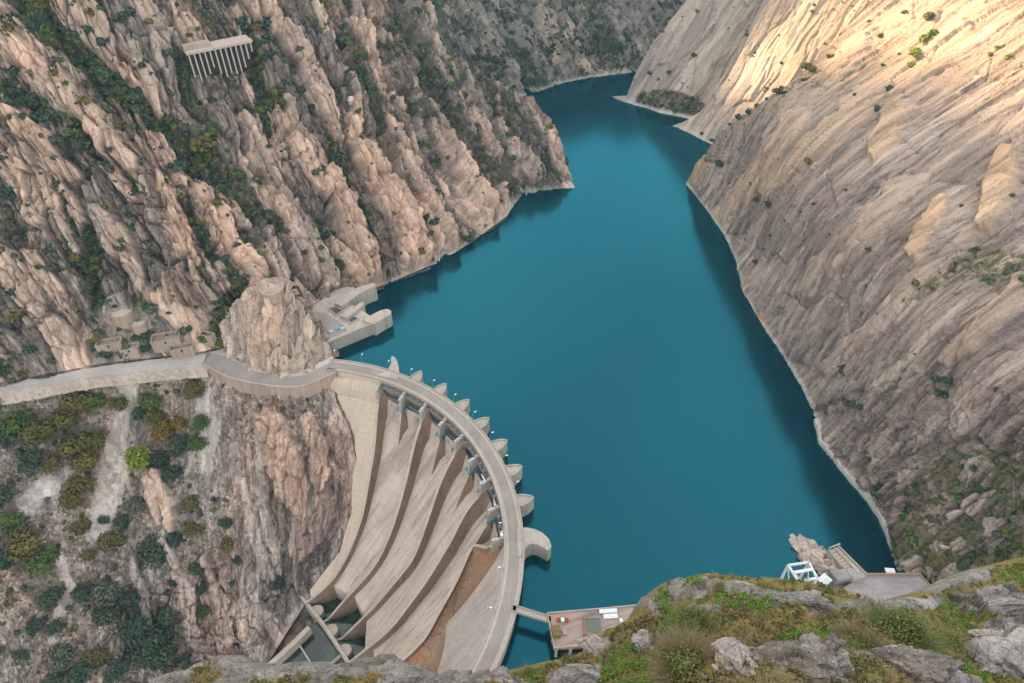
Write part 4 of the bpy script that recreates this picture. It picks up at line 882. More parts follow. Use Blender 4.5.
# ------------------------------------------------------------------ road on the left bank
def chaikin(p, k=3):
    p = np.asarray(p, float)
    for _ in range(k):
        q = np.empty((2 * len(p) - 2, 2)); q[0::2] = p[:-1] * .75 + p[1:] * .25; q[1::2] = p[:-1] * .25 + p[1:] * .75; p = np.vstack([p[:1], q, p[-1:]])
    return p
up_px = [(-160, 398), (0, 387), (80, 372), (140, 363), (178, 357.5), (205, 352), (228, 357), (245, 367.5), (262, 373.5), (285, 376.5), (303, 376), (315, 370), (333, 361)]
lo_px = [(-160, 408), (0, 394), (80, 377.5), (140, 371), (180, 367), (205, 365.5), (228, 378), (251, 383), (275, 387), (300, 388), (317, 381), (336, 373)]
def strip_px(a, b, n, z):
    A_, B_ = resample(chaikin(a), n), resample(chaikin(b), n); return [[pz(*A_[i], z), pz(*B_[i], z)] for i in range(n)]
M_gravel = concrete('gravel_road', (0.36, 0.335, 0.30), (0.44, 0.41, 0.37), (0.27, 0.24, 0.21), .35, (1, .2, 0), bumpd=.1)
k = 5
bed = strip_px([(u, v - 5) for u, v in up_px], lo_px, 80, 9.9)
m = MB(); m.loft([[r[0] - np.array([0, 0, 10]), r[0], r[1], r[1] - np.array([0, 0, 10])] for r in bed]); tag(m.build('road_bed', M_deck), kind='structure')
m = MB(); m.loft(strip_px(up_px[:6], lo_px[:6], 50, 9.95)); tag(m.build('gravel_road', M_gravel), kind='structure')
m = MB(); m.loft(strip_px(up_px[5:], lo_px[5:], 50, 10.0)); tag(m.build('paved_road', M_asph), kind='structure')
M_earth = concrete('earth_bank', (0.33, 0.27, 0.215), (0.43, 0.365, 0.30), (0.20, 0.155, 0.12), .6, (.3, -.6, -.7), bumpd=.5)
# stone retaining wall and parapet along the paved bend
M_stone = concrete('retaining_stone', (0.34, 0.265, 0.21), (0.45, 0.365, 0.29), (0.20, 0.14, 0.105), .7, (0, 0, 1), rust=.25, lines=.2, lift=1.4)
w_ = empty('retaining_wall', pz(260, 384, 0), 'pale ochre stone retaining wall holding up the paved road bend above the cliff', 'wall')
q = resample(chaikin(lo_px[5:]), 90); m = MB(); rows = []
for u, v in q:
    c = pz(u, v, 10); d = np.array([.1, -1, 0]); rows.append([c + d * .0 + (0, 0, .9), c + d * .6 + (0, 0, .9), c + d * 1.6 - (0, 0, 9), c - (0, 0, 9)])
m.loft(rows, closed=True, caps=True); m.build('wall_face', M_stone, w_)
m = MB(); m.loft([[r[0] + (0, .1, .02), r[1] + (0, -.15, .02), r[1] + (0, -.15, .25), r[0] + (0, .1, .25)] for r in rows], closed=True, caps=True); m.build('coping', M_rim, w_)
w_ = empty('road_embankment', pz(100, 378, 0), 'long low bank of pale earth and rubble under the gravel road at the left edge', 'bank')
q = resample(chaikin(lo_px[:6]), 220); m = MB(); rows = []
for i, (u, v) in enumerate(q):
    c = pz(u, v, 10); h = 5.5; nrm = np.array([.45, -.9, 0])
    kk = lambda s_: nrm * (1.1 * perlin(np.array([c / 3.1 + s_]))[0] + .8 * perlin(np.array([c / 1.1 + s_]))[0]); rows.append([c + (0, 0, .05), c + nrm * .9 + (0, 0, .03), c + nrm * 1.8 - (0, 0, h * .25) + kk(1), c + nrm * 2.9 - (0, 0, h * .5) + kk(2), c + nrm * 3.8 - (0, 0, h * .75) + kk(3), c + nrm * 5.4 - (0, 0, h) + kk(4), c - (0, 0, h)])
m.loft(rows, closed=True, caps=True); m.build('bank_face', M_earth, w_)
m = MB(); m.loft([[r[0] + (0, .1, .03), r[1] + (0, 0, .03), r[1] + (0, 0, .35), r[0] + (0, .1, .35)] for r in rows], closed=True, caps=True); m.build('road_edge', M_gravel, w_)
# barrier
a, b = pz(209, 354, 10), pz(203, 366, 10)
e = empty('road_barrier', (a + b) / 2, 'dark metal swing barrier across the road where gravel meets asphalt', 'barrier')
for p in (a, b): MB().cyl(p[:2], .14, 9.9, 11.5, 8).build('gate_post', M_steel, e)
m = MB(); m.bar(a + (0, 0, 1.3), b + (0, 0, 1.3), .12); m.bar(a + (0, 0, .6), b + (0, 0, .6), .12)
for f in np.linspace(.1, .9, 5): m.bar(a + (b - a) * f + (0, 0, .55), a + (b - a) * f + (0, 0, 1.35), .08)
m.build('gate_leaf', M_dark, e)
# tunnel mouth in the spur
c = pz(241, 361, 10); e = empty('tunnel_portal', c, 'small dark tunnel mouth with stone arch at the foot of the rock spur', 'tunnel')
arch = [(math.cos(t) * 1.9, 1.9 + math.sin(t) * 1.9) for t in np.linspace(0, math.pi, 12)]; arch = [(1.9, 0)] + arch + [(-1.9, 0)]
ax = np.array([.8, -.6, 0]); nn = np.array([-.6, -.8, 0])
m = MB(); m.loft([[c + ax * x * s + nn * d + (0, 0, y * s) for x, y in arch] for s, d in ((1.0, 1.2), (1.25, 1.2), (1.25, -3), (1.0, -3))]); m.build('arch_ring', M_rim, e)
m = MB(); m.add([c + ax * x - nn * 2.5 + (0, 0, y) for x, y in arch], [list(range(len(arch)))]); m.build('tunnel_dark_sheet', M_dark, e)  # dark sheet across the arch stands in for the unlit tunnel

# ------------------------------------------------------------------ intake on the left bank
def px_poly(pxs, z): return [pz(u, v, z)[:2] for u, v in pxs]
M_intake = concrete('intake_concrete', (0.40, 0.335, 0.28), (0.46, 0.39, 0.33), (0.21, 0.165, 0.13), .6, (0, 0, 1))
M_blue = paint('blue_steel', (0.12, 0.33, 0.44), .45, .35); M_lblue = paint('pale_blue_steel', (0.42, 0.55, 0.58), .45, .3)
M_roof = concrete('roof_grey', (0.235, 0.215, 0.20), (0.31, 0.285, 0.265), (0.14, 0.125, 0.115), .7, (1, 0, 0))
it = empty('intake_structure', pz(345, 315, 0), 'pale concrete water intake with curved guide walls on the left shore behind the rock spur', 'water intake')
MB().prism(px_poly([(296, 314), (316, 304), (334, 290), (352, 285), (357, 291), (342, 302), (356, 306), (372, 317), (374, 323.5), (327, 343)], 9), -14, 9).build('deck', M_intake, it)
MB().prism(px_poly([(334, 303), (342, 296), (353, 289.5), (364, 285), (374, 282.5), (376, 286), (366, 290), (356, 296), (347, 303), (341, 306)], 12.5), -14, 12.5).build('guide_wall', M_intake, it)
MB().prism(px_poly([(339, 315), (352, 308), (362, 301.5), (364.5, 303.5), (356, 311), (347, 318)], 12), -14, 12).build('guide_wall', M_intake, it)
MB().prism(px_poly([(362, 320), (371, 315), (380, 310.5), (387, 308.8), (391, 310.5), (391, 314), (383, 318.5), (374, 324)], 10.5), -14, 10.5).build('guide_wall', M_intake, it)
MB().prism(px_poly([(302, 311.5), (315, 311), (328, 314.5), (340, 322), (347, 330.5), (326, 340.5), (318, 330)], 9.05), 8.5, 9.06).build('yard', M_asph, it)
m = MB(); q = px_poly([(374, 323.5), (327, 343)], 9); MB()
d = (q[1] - q[0]) / np.linalg.norm(q[1] - q[0]); n_ = np.array([d[1], -d[0]]); m.prism([q[0] + n_ * .02, q[1] + n_ * .02, q[1] - n_ * .6, q[0] - n_ * .6], 8.9, 10.2); m.build('parapet', M_rim, it)
for pxs in ([(328, 308.5), (337, 307.5), (343, 311.5), (336, 316)], [(344, 317), (352, 315), (359, 319.5), (351, 324)]):
    q = px_poly(pxs, 9.1); m = MB(); m.prism(q, 8.9, 9.2); o = m.build('well_dark_sheet', M_dark, it)  # dark sheet painted as the shade inside an open well
    m = MB()
    for f in np.linspace(.08, .92, 7): m.bar((*(q[0] + (q[1] - q[0]) * f), 9.32), (*(q[3] + (q[2] - q[3]) * f), 9.32), .22)
    m.build('sheet_bar', M_steel, o).location = (0, 0, 0)  # bars added over the dark sheet
    m = MB(); qq = list(q) + [q[0]]
    for a, b in zip(qq[:-1], qq[1:]): m.bar((*a, 9.5), (*b, 9.5), .7, 1.0)
    m.build('well_kerb', M_rim, o).location = (0, 0, 0)
e = empty('stoplog_rack', pz(318, 327, 9), 'rack of blue and pale steel stoplog gates lying on the intake yard', 'gate rack')
for i, (u, v, L, mt) in enumerate([(312, 324, 9, M_blue), (316, 328, 10, M_lblue), (320, 331.5, 10, M_blue), (324, 335, 8, M_lblue)]):
    p = pz(u, v, 9.6); MB().box((*p[:2], 9.7), (L, 1.7, 1.2), math.radians(-38)).build('stoplog', mt, e)
for i, (u, v, mt) in enumerate([(332, 331, M_lblue), (337, 329.5, M_blue), (341, 328.5, M_lblue)]):
    p = pz(u, v, 9.6); m = MB(); m.box((*p[:2], 9.5), (4.2, 1.4, .8), math.radians(15)); m.build('lifting_beam', mt, e)

# ------------------------------------------------------------------ gallery on columns high on the left wall
def on_wall(T_, u, v, lift=0.0):
    t = T_([(u, v)])[0] - lift; return pt(u, v, t)
g0, g1 = on_wall(L_t, 192, 66, 2), on_wall(L_t, 255, 62, 2); zr_ = None
def z_for_v(x, y, v):                # height over (x, y) seen at row v
    lo, hi = 0, 400
    for _ in range(40):
        m_ = (lo + hi) / 2
        if proj(np.array([x, y, m_]))[0][1] > v: lo = m_
        else: hi = m_
    return m_
zroof = (z_for_v(*g0[:2], 51.5) + z_for_v(*g1[:2], 48.0)) / 2 + 2.2
dr = (g1 - g0)[:2]; Lg = np.linalg.norm(dr); dr /= Lg; bk = np.array([-dr[1], dr[0]])
M_shade = concrete('dark_shade_concrete', (0.05, 0.043, 0.037), (0.075, 0.063, 0.053), (0.03, 0.026, 0.023), .6)  # near-black colour paints the gallery's interior shade onto its back wall
e = empty('columned_gallery', (*g0[:2], zroof - 14), 'old concrete gallery on a row of slender pale columns high on the left cliff', 'gallery')
m = MB(); P0, P1 = g0[:2] - dr * 1.5, g1[:2] + dr * 1.5; m.prism([P0 - bk * 1.0, P1 - bk * 1.0, P1 + bk * 13, P0 + bk * 13], zroof - 1.4, zroof + .2); m.build('roof_slab', M_rim, e)
cb = [70, 73, 72, 70, 65, 72, 76, 73, 75, 74, 71, 64, 58]
for i in range(13):
    b = g0[:2] + dr * Lg * i / 12; zb = zroof - 1.4 - (cb[i] - 50) * .74
    MB().box((*b, (zb + zroof - 1.4) / 2), (.85, .85, zroof - 1.4 - zb), math.atan2(dr[1], dr[0])).build('column', M_deck, e)
m = MB(); m.prism([P0 + bk * 12, P1 + bk * 12, P1 + bk * 12.8, P0 + bk * 12.8], zroof - 22, zroof - 1.41); m.build('back_wall', M_shade, e)
m = MB(); m.prism([P0 + bk * 3, P0 + bk * 9, P0 + dr * 18 + bk * 9, P0 + dr * 18 + bk * 3], zroof + .21, zroof + 3.2); m.build('upper_house', M_stone, e)

# ------------------------------------------------------------------ tanks and roofless buildings above the road
def tank(u, v, wpx, h, label, T_, name='water_tank'):
    p = on_wall(T_, u, v, 1.5); r = wpx / 2 * np.linalg.norm(p - CAM) / F; e = empty(name, (p[0], p[1], p[2] - h), label, 'tank'); c = p[:2]; z = p[2]
    m = MB(); t = np.linspace(0, 2 * math.pi, 28, endpoint=False)
    ringp = lambda rr, zz: [(c[0] + rr * math.cos(a), c[1] + rr * math.sin(a), zz) for a in t]
    m.loft([ringp(r, z - h - 5), ringp(r, z), ringp(r - .5, z), ringp(r - .5, z - 1.2)], True); m.build('tank_wall', M_stone, e)
    m = MB(); m.add(ringp(r - .45, z - 1.1), [list(range(28))]); m.build('tank_floor', M_deck, e)
tank(121, 311, 18, 4.5, 'larger round open concrete tank on the slope above the gravel road', L_t)
tank(138, 322, 13, 3, 'smaller round concrete tank below and right of the larger one', L_t)
def ruin(u, v, w, d, h, rz, label, mat=None):
    p = on_wall(L_t, u, v, 2.5); e = empty('roofless_building', (p[0], p[1], p[2] - h), label, 'ruin', rz=0); a = math.radians(rz); X = np.array([math.cos(a), math.sin(a)]); Y_ = np.array([-X[1], X[0]]); c = p[:2]; z = p[2]
    C_ = [c + X * sx * w / 2 + Y_ * sy * d / 2 for sx, sy in ((-1, -1), (1, -1), (1, 1), (-1, 1))]; I_ = [c + X * sx * (w / 2 - .5) + Y_ * sy * (d / 2 - .5) for sx, sy in ((-1, -1), (1, -1), (1, 1), (-1, 1))]
    zt = z + np.array([-.6, 0, .4, -.2]); m = MB()
    m.loft([[(*C_[i % 4], z - h - 5) for i in range(5)], [(*C_[i % 4], zt[i % 4]) for i in range(5)], [(*I_[i % 4], zt[i % 4]) for i in range(5)], [(*I_[i % 4], z - h * .6) for i in range(5)]]); m.build('wall', mat or M_stone, e)
    MB().add([(*q, z - h * .58) for q in I_], [[0, 1, 2, 3]]).build('floor', M_roof, e)
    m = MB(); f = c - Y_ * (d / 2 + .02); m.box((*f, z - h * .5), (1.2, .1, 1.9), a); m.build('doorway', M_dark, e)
ruin(108, 341, 15, 6, 4, 12, 'long roofless masonry shell left of the small tank above the road')
ruin(129, 346, 11, 6, 3.5, 10, 'small pale roofless hut directly below the smaller round tank')
ruin(165, 336, 17, 8, 4.5, 14, 'largest roofless masonry building above the road, with two rooms in a step')
ruin(181, 346, 14, 5, 4, 14, 'low pale masonry terrace building closest to the road and the barrier')
ruin(205, 333, 12, 4, 3.5, -20, 'narrow white walled ruin beside bushes left of the rock spur')
p = pt(272, 290, S_t([(272, 290)])[0]); e = empty('lookout_platform', p - np.array([0, 0, 3]), 'round pale stone lookout platform on top of the rock spur', 'platform')
MB().cyl(p[:2], 7.2, p[2] - 8, p[2] + 1.2, 32).build('platform_base', M_stone, e)
m = MB(); t = np.linspace(0, 2 * math.pi, 33)
m.loft([[(p[0] + r * math.cos(a), p[1] + r * math.sin(a), p[2] + z) for r, z in ((7.25, 1.2), (7.25, 1.9), (6.7, 1.9), (6.7, 1.21))] for a in t]); m.build('rim_wall', M_rim, e)
p = on_wall(L_t, 352, 101, 3); e = tag(MB().box((p[0], p[1], p[2]), (6, 5, 4.5), .4).box((p[0] - .5, p[1], p[2] + 2.6), (4.2, 3.6, 1.6), .7).build('perched_boulder', rock_material('boulder_rock', ((1, 0, 0), (0, 1, 0), (0, 0, 1)), (.42, .38, .31), (.5, .45, .38), PINK, DARK, SOIL, s=2, band=False), bevel=1.1), 'pale rounded boulder balanced on top of the pink rock needle', 'boulder')

# ------------------------------------------------------------------ intake platform and footbridge at the near end of the dam
M_wet = concrete('platform_concrete', (0.27, 0.215, 0.18), (0.37, 0.305, 0.26), (0.13, 0.095, 0.08), .8, (1, .3, 0), rust=.3)
e = empty('footbridge', pz(533, 614, 8), 'narrow concrete footbridge from the dam crest to the flat intake platform', 'bridge')
a0, a1, b0, b1 = pz(512, 605, 10), pz(551, 617, 10), pz(512, 611, 10), pz(551, 623, 10)
m = MB(); m.loft([[a0, b0, b0 - (0, 0, 1.2), a0 - (0, 0, 1.2)], [a1, b1, b1 - (0, 0, 1.2), a1 - (0, 0, 1.2)]], True, True); m.build('bridge_deck', M_deck, e)
for s_, t_ in ((a0, a1), (b0, b1)):
    m = MB(); m.bar(s_ + (0, 0, .5), t_ + (0, 0, .5), .25, 1.0); m.build('bridge_parapet', M_rim, e)
pf = empty('intake_platform', pz(590, 630, 0), 'flat stained concrete intake platform standing on piers beside the near end of the dam', 'platform')
deck_px = [(546.5, 613.4), (600, 608.5), (656, 603.5), (664, 625), (640, 646), (603.7, 644), (553.6, 648.5), (550, 630)]
dk = px_poly(deck_px, 10); MB().prism(dk, 8.4, 10).build('deck', M_wet, pf)
qq = dk + [dk[0]]
for i, (a, b) in enumerate(zip(qq[:-1], qq[1:])):
    if i in (0, 1, 5, 6, 7):
        m = MB(); c = np.mean(dk, 0); ia, ib = a + (c - a) / np.linalg.norm(c - a) * .3, b + (c - b) / np.linalg.norm(c - b) * .3; m.bar((*ia, 10.45), (*ib, 10.45), .35, .9); m.build('parapet', M_rim, pf)
for u, v in ((548.5, 618), (551, 632), (554.5, 647), (569, 646.5), (584, 645.5), (600, 644.5)):
    p = pz(u, v, 10); c = np.mean(dk, 0); q = p[:2] + (c - p[:2]) / np.linalg.norm(c - p[:2]) * 1.0; MB().box((*q, -5), (1.1, 1.1, 26.8)).build('pier', M_pier, pf)
inn = px_poly([(560, 622), (650, 612), (650, 636), (604, 638), (562, 640)], 10); MB().prism(inn, -15, 8.39).build('core_wall', M_side, pf)
def crate(u, v, s, rz, name, label, cat, mat, z=10, lid=None, lidname='lid'):
    p = pz(u, v, z); e = empty(name, (p[0], p[1], z), label, cat); m = MB(); m.box((p[0], p[1], z + s[2] / 2 + .01), s, math.radians(rz)); m.build('body', mat, e)
    m = MB(); m.box((p[0], p[1], z + s[2] + .06), (s[0] + .15, s[1] + .15, .12), math.radians(rz)); m.build(lidname, lid or mat, e); return e
M_red = paint('red_paint', (0.30, 0.055, 0.035), .6, .4); M_ochre = paint('ochre_paint', (0.17, 0.12, 0.04), .7, .4); M_green = paint('grey_green', (0.12, 0.14, 0.11), .6, .3)
crate(558.5, 620.5, (1.6, 1.4, 1.0), 5, 'machine_box', 'small red machine box near the bridge end of the intake platform', 'machine', M_red)
crate(562.5, 620.8, (1.3, 1.5, 1.2), 5, 'machine_box', 'small white machine box standing between two red ones on the platform', 'machine', M_white)
crate(566.5, 620.6, (1.6, 1.4, 1.0), 5, 'machine_box', 'red machine box on the far side of the white box on the platform', 'machine', M_red)
crate(556, 633, (3.4, 4.6, 2.4), 8, 'tank_box', 'ochre brown steel tank box at the left edge of the platform', 'tank', M_ochre)
crate(564.5, 633, (1.6, 2.0, .8), 8, 'crate', 'small pale pink crate right of the ochre tank box', 'crate', M_stone)
crate(608, 611.5, (8, 1.8, .7), 4, 'panel_stack', 'longer white panel stack at the far parapet of the platform', 'panels', M_white)
crate(610.5, 616.6, (6.4, 1.9, .7), 4, 'panel_stack', 'shorter white panel stack just in front of the longer one', 'panels', M_white)
crate(621, 620.5, (1.3, 1.5, .5), 4, 'crate', 'small white crate right of the white panel stacks', 'crate', M_white)
crate(614, 629.5, (1.7, 1.7, .6), 4, 'crate', 'small white lid on the open right part of the platform', 'crate', M_white)
crate(639.5, 613, (4.4, 5.2, .5), 3, 'hatch', 'dark square hatch cover in the far right corner of the platform', 'hatch', M_dark)
p = pz(592, 628, 10); e = empty('gate_hatch', (p[0], p[1], 10), 'raised green grey hatch with rusty frame in the middle of the platform', 'hatch')
m = MB(); m.box((p[0], p[1], 10.7), (7.4, 7.2, 1.38)); m.build('hatch_frame', M_rust, e); m = MB(); m.box((p[0] + .3, p[1], 11.5), (5.6, 5.6, .2)); m.build('hatch_cover', M_green, e)
m = MB(); m.bar((p[0] - 3.4, p[1] + 3.8, 11.9), (p[0] + 4.4, p[1] + 3.8, 11.9), .5, .5); m.build('lifting_beam', M_steel, e)
p = pz(592, 639, 10); e = empty('winch', (p[0], p[1], 10), 'rusty winch frame with drum in front of the raised hatch', 'winch')
m = MB(); m.box((p[0], p[1], 10.35), (7.4, 2.6, .68)); m.build('frame', M_red, e); m = MB(); m.bar((p[0] - 2.2, p[1], 11.3), (p[0] + 2.4, p[1], 11.3), 1.3, 1.3, 12); m.build('drum', M_steel, e)

# ------------------------------------------------------------------ intake on the right bank
rp = empty('concrete_terrace', pz(890, 586, 0), 'flat grey concrete terrace above the right shore behind the foreground rocks', 'terrace')
MB().prism(px_poly([(840, 590), (848, 585), (866, 575), (919, 575), (938, 596), (900, 606), (850, 606)], 12), -6, 12).build('slab', M_roof, rp)
q = px_poly([(866, 574.6), (919, 574.6), (940, 598)], 12.0)
for a, b in zip(q[:-1], q[1:]): m = MB(); m.bar((*a, 12.5), (*b, 12.5), .5, 1.2); m.build('edge_beam', M_rust, rp)
p = pz(890, 571, 12); e = empty('sheet_panel', (p[0], p[1], 11), 'white sheet panel lying on the soil behind the grey terrace', 'panel'); m = MB(); m.box((p[0], p[1], 12.2), (4.4, 2.8, .3), -.1); m.build('sheet', M_white, e); m = MB(); m.box((p[0], p[1], 11.4), (3.6, 2.2, 1.2), -.1); m.build('base', M_side, e)
# rocky jetty
J_cur = ([(787, 540), (800, 556), (816, 572), (836, 584)], [(793, 536), (812, 541), (832, 550), (862, 574)], [(787, 540), (793, 536)], [(836, 584), (862, 574)])
jx, jy = [], []
for u, v, z in [(787, 540, -1), (793, 536, 0), (812, 541, 0), (832, 550, 0), (862, 574, 4), (836, 584, 2), (816, 574, -1), (800, 558, -1), (800, 545, 4), (815, 553, 6), (830, 564, 8), (845, 573, 9)]:
    jx.append((u, v)); jy.append((z - ZC) / ray(u, v)[2])
J_t = TPS(jx, jy, 1e-3)
def J_disp(P, q, UV, N):
    f1, e1, _ = voro(P / 4); return f1 * 2.2 + fbm(P / 1.5, 3) * .8, np.tile([.1, .18, 0], (len(P), 1)) + 0 * f1[:, None]
jetty = build_patch('rock_jetty', J_cur, 90, 40, J_t, [(800, 545), (830, 566)], J_disp, dict(A=GREY, B=BEIGE, tint=PINK, dark=DARK, soil=SOIL, s=1.5), skirt='bt', shore_fade=0)
rg = empty('sloping_intake_house', pz(845, 566, 5), 'weathered concrete intake building with a long sloping stepped roof on the right shore', 'building')
a0, a1, b0, b1 = pz(828, 551, 9), pz(853, 581, 13), pz(838, 547, 9), pz(866, 575, 13)
m = MB(); m.loft([[a0, b0, b0 - (0, 0, 12), a0 - (0, 0, 12)], [a1, b1, b1 - (0, 0, 16), a1 - (0, 0, 16)]], True, True); m.build('sloping_slab', M_intake, rg)
for f in np.linspace(.08, .92, 9):
    p_, q_ = a0 + (a1 - a0) * f, b0 + (b1 - b0) * f; p_, q_ = p_ + (q_ - p_) * .1, p_ + (q_ - p_) * .55; m = MB(); m.bar(p_ + (0, 0, .25), q_ + (0, 0, .25), .9, .5); m.build('step', M_rim, rg)
for s_, t_ in ((a0, a1), (b0, b1), (a0 + (b0 - a0) * .6, a1 + (b1 - a1) * .6)): m = MB(); m.bar(s_ + (0, 0, .6), t_ + (0, 0, .6), .5, 1.2); m.build('side_wall', M_rim, rg)
m = MB(); m.bar(a0 + (0, 0, 3), b0 + (0, 0, 3), .5, .5); m.bar(a0, a0 + (0, 0, 3), .5); m.bar(b0, b0 + (0, 0, 3), .5); m.build('head_frame', M_rim, rg)
for pxs, z in (([(830, 571), (846, 568.5), (852, 578), (838, 580)], 14), ([(846, 569), (853, 568), (866, 577), (854, 579.5)], 14.6)): MB().prism(px_poly(pxs, z), 2, z).build('flat_roof', M_roof, rg)
e = empty('gantry_crane', pz(800, 572, 8), 'white steel gantry frame standing over the intake slot on the right shore', 'gantry')
zt = 17.0; G4 = [np.array([*pz(u, v, zt)[:2], zt]) for u, v in ((788, 565.5), (808.5, 562.5), (817, 578), (799, 582))]
for i, (a, b) in enumerate(((0, 1), (1, 2), (3, 2), (0, 3))): m = MB(); m.bar(G4[a], G4[b], 1.0, 1.1); m.build('top_beam', M_white, e)
m = MB(); m.bar((G4[0] + G4[3]) / 2 + (0, 0, 1), (G4[1] + G4[2]) / 2 + (0, 0, 1), 1.2, .9); m.build('crab_beam', M_white, e)
for g in G4: m = MB(); m.bar(g, g - (0, 0, 20), .9, .9); m.build('leg', M_white, e)
for a, b in ((0, 3), (1, 2), (0, 1)): m = MB(); m.bar(G4[a] - (0, 0, .5), G4[b] - (0, 0, 14), .4); m.build('brace', M_white, e)
m = MB(); m.bar(G4[0] + (0, 0, 1.4), G4[1] + (0, 0, 1.4), .12)
for f in np.linspace(0, 1, 6): m.bar(G4[0] + (G4[1] - G4[0]) * f + (0, 0, .4), G4[0] + (G4[1] - G4[0]) * f + (0, 0, 1.45), .12)
m.build('handrail', M_white, e)
p = pz(825, 579, 14); e = empty('winch_hut', (p[0], p[1], 8), 'small white hut with a pale blue roof panel beside the gantry frame', 'hut')
m = MB(); m.box((p[0], p[1], 10.5), (5.0, 4.2, 5.4), .6); m.build('wall', M_stone, e); m = MB(); m.box((p[0], p[1], 13.4), (5.4, 4.6, .36), .6); m.build('roof', M_white, e); m = MB(); m.box((p[0] + .9, p[1] - .7, 13.68), (2.4, 2.2, .16), .6); m.build('roof_panel', M_lblue, e)
m = MB(); q_ = np.array([p[0] + 2.52 * math.cos(.6 - math.pi / 2) * .85, p[1] + 2.52 * math.sin(.6 - math.pi / 2) * .85]); m.box((*q_, 9.6), (1.1, .1, 2.0), .6); m.build('door', M_dark, e)
# stone wall along the right shore
M_shore = concrete('shore_stone', (0.40, 0.37, 0.33), (0.47, 0.44, 0.39), (0.25, 0.225, 0.195), .5, (0, 0, 1))
sw = [(900, 562), (893, 553), (886, 533), (879, 518), (866, 499), (850, 481), (833, 460), (820, 444), (815, 421)]
q = resample(sw, 60); m = MB(); rows = []
for i, (u, v) in enumerate(q):
    c = pz(u, v, 0); h = 2.6 + .5 * math.sin(i * 1.7); o_ = np.array([-1, 0, 0]); rows.append([c + o_ * .9 - (0, 0, 5), c + o_ * (.7 + .3 * math.sin(i)) + (0, 0, h), c + (2.4, 0, h), c + (2.4, 0, -5)])
m.loft(rows, closed=True, caps=True); tag(m.build('shore_wall', M_shore), 'low pale stone wall along the waterline of the right shore', 'wall')
M_orange = paint('orange_paint', (0.50, 0.22, 0.06), .6, .3)
e = empty('shore_walkway', pz(776, 331, 1), 'orange pipe walkway hugging the right shore at the waterline', 'walkway')
q = resample([(759, 313), (770, 325), (781, 338), (791, 350)], 12); pts = [pz(u, v, 2.2) - np.array([.8, 0, 0]) for u, v in q]
for dz, dx in ((0, 0), (0, -1.4), (1.1, -1.4)):
    m = MB()
    for a, b in zip(pts[:-1], pts[1:]): m.bar(a + (dx, 0, dz), b + (dx, 0, dz), .4)
    m.build('rail', M_orange, e)
for p_ in pts[::2]: m = MB(); m.bar(p_ + (.8, 0, 0), p_ - (1.5, 0, 0), .3); m.bar(p_ - (1.4, 0, 3), p_ + (-1.4, 0, 1.1), .25); m.build('bracket', M_orange, e)
def gauge(u, v, h, label):
    p_ = pz(u, v, 1); e = empty('gauge_post', p_, label, 'post'); m = MB(); m.bar(p_ - (0, 0, 2), p_ + (0, 0, h), .7, .5); m.build('staff', M_white, e); m = MB(); m.box((p_[0], p_[1], p_[2] + h + .3), (1.2, .9, .6)); m.build('cap', M_white, e)
gauge(770, 323, 5, 'white gauge post at the upper end of the orange walkway'); gauge(788.5, 343, 5, 'white gauge post at the lower end of the orange walkway'); gauge(737.5, 269, 3, 'lone white gauge post on the shore above the orange walkway')
# ------------------------------------------------------------------ vegetation
def leaf_arrays(n, seed, lumps=5, flat=.8, leaf=.2, hollow=.55, jag=1.0):
    """n leaf-clump quads through the volume of a lumpy crown of unit radius sitting on z = 0"""
    g = np.random.default_rng(seed); cs = g.normal(size=(lumps, 3)); cs /= np.linalg.norm(cs, axis=1)[:, None]
    cs = cs * g.uniform(.25, .62, (lumps, 1)); cs[:, 2] = np.abs(cs[:, 2]) * .8; rs = g.uniform(.38, .6, lumps)
    k = g.integers(0, lumps, n); d = g.normal(size=(n, 3)); d /= np.linalg.norm(d, axis=1)[:, None]
    c = cs[k] + d * (rs[k] * (hollow + (1 - hollow) * g.random(n) ** .6) * (1 + .25 * jag * (g.random(n) - .4)))[:, None]
    c[:, 2] = c[:, 2] * flat + .35
    keep = c[:, 2] > -.05; c = c[keep]; d = d[keep]; n = len(c)
    nr = d * 1.5 + g.normal(size=(n, 3)) * .6 + np.array([0, 0, .3]); nr /= np.linalg.norm(nr, axis=1)[:, None]
    t = np.cross(nr, g.normal(size=(n, 3))); t /= np.linalg.norm(t, axis=1)[:, None]; b = np.cross(nr, t)
    s = leaf * g.uniform(.55, 1.25, n)[:, None]; a = g.uniform(.45, .9, n)[:, None]
    V = np.stack([c - t * s, c - b * s * a * .9 + t * s * .1, c + t * s * 1.1, c + b * s * a], 1).reshape(-1, 3)
    return V.astype(np.float32), np.arange(4 * n).reshape(n, 4)
def leaf_material(name, A, B, C):
    T = NT(name); oi = T.n('ShaderNodeObjectInfo').outputs['Random']; g = T.n('ShaderNodeNewGeometry'); ri = g.outputs['Random Per Island']
    ns = T.noise(g.outputs['Position'], .14, 3); x = T.math('ADD', T.math('MULTIPLY', oi, .45), T.math('MULTIPLY', ns, .6))
    c = T.mix(T.ramp(x, .25, .75), A, B); c = T.mix(T.ramp(ri, .55, 1.0, 0, .7), c, C); c = T.mix(T.ramp(ri, .3, 0, 0, .6), c, tuple(v * .5 for v in A))
    T.b.inputs['Subsurface Weight'].default_value = 0
    return T.out(c, .75)
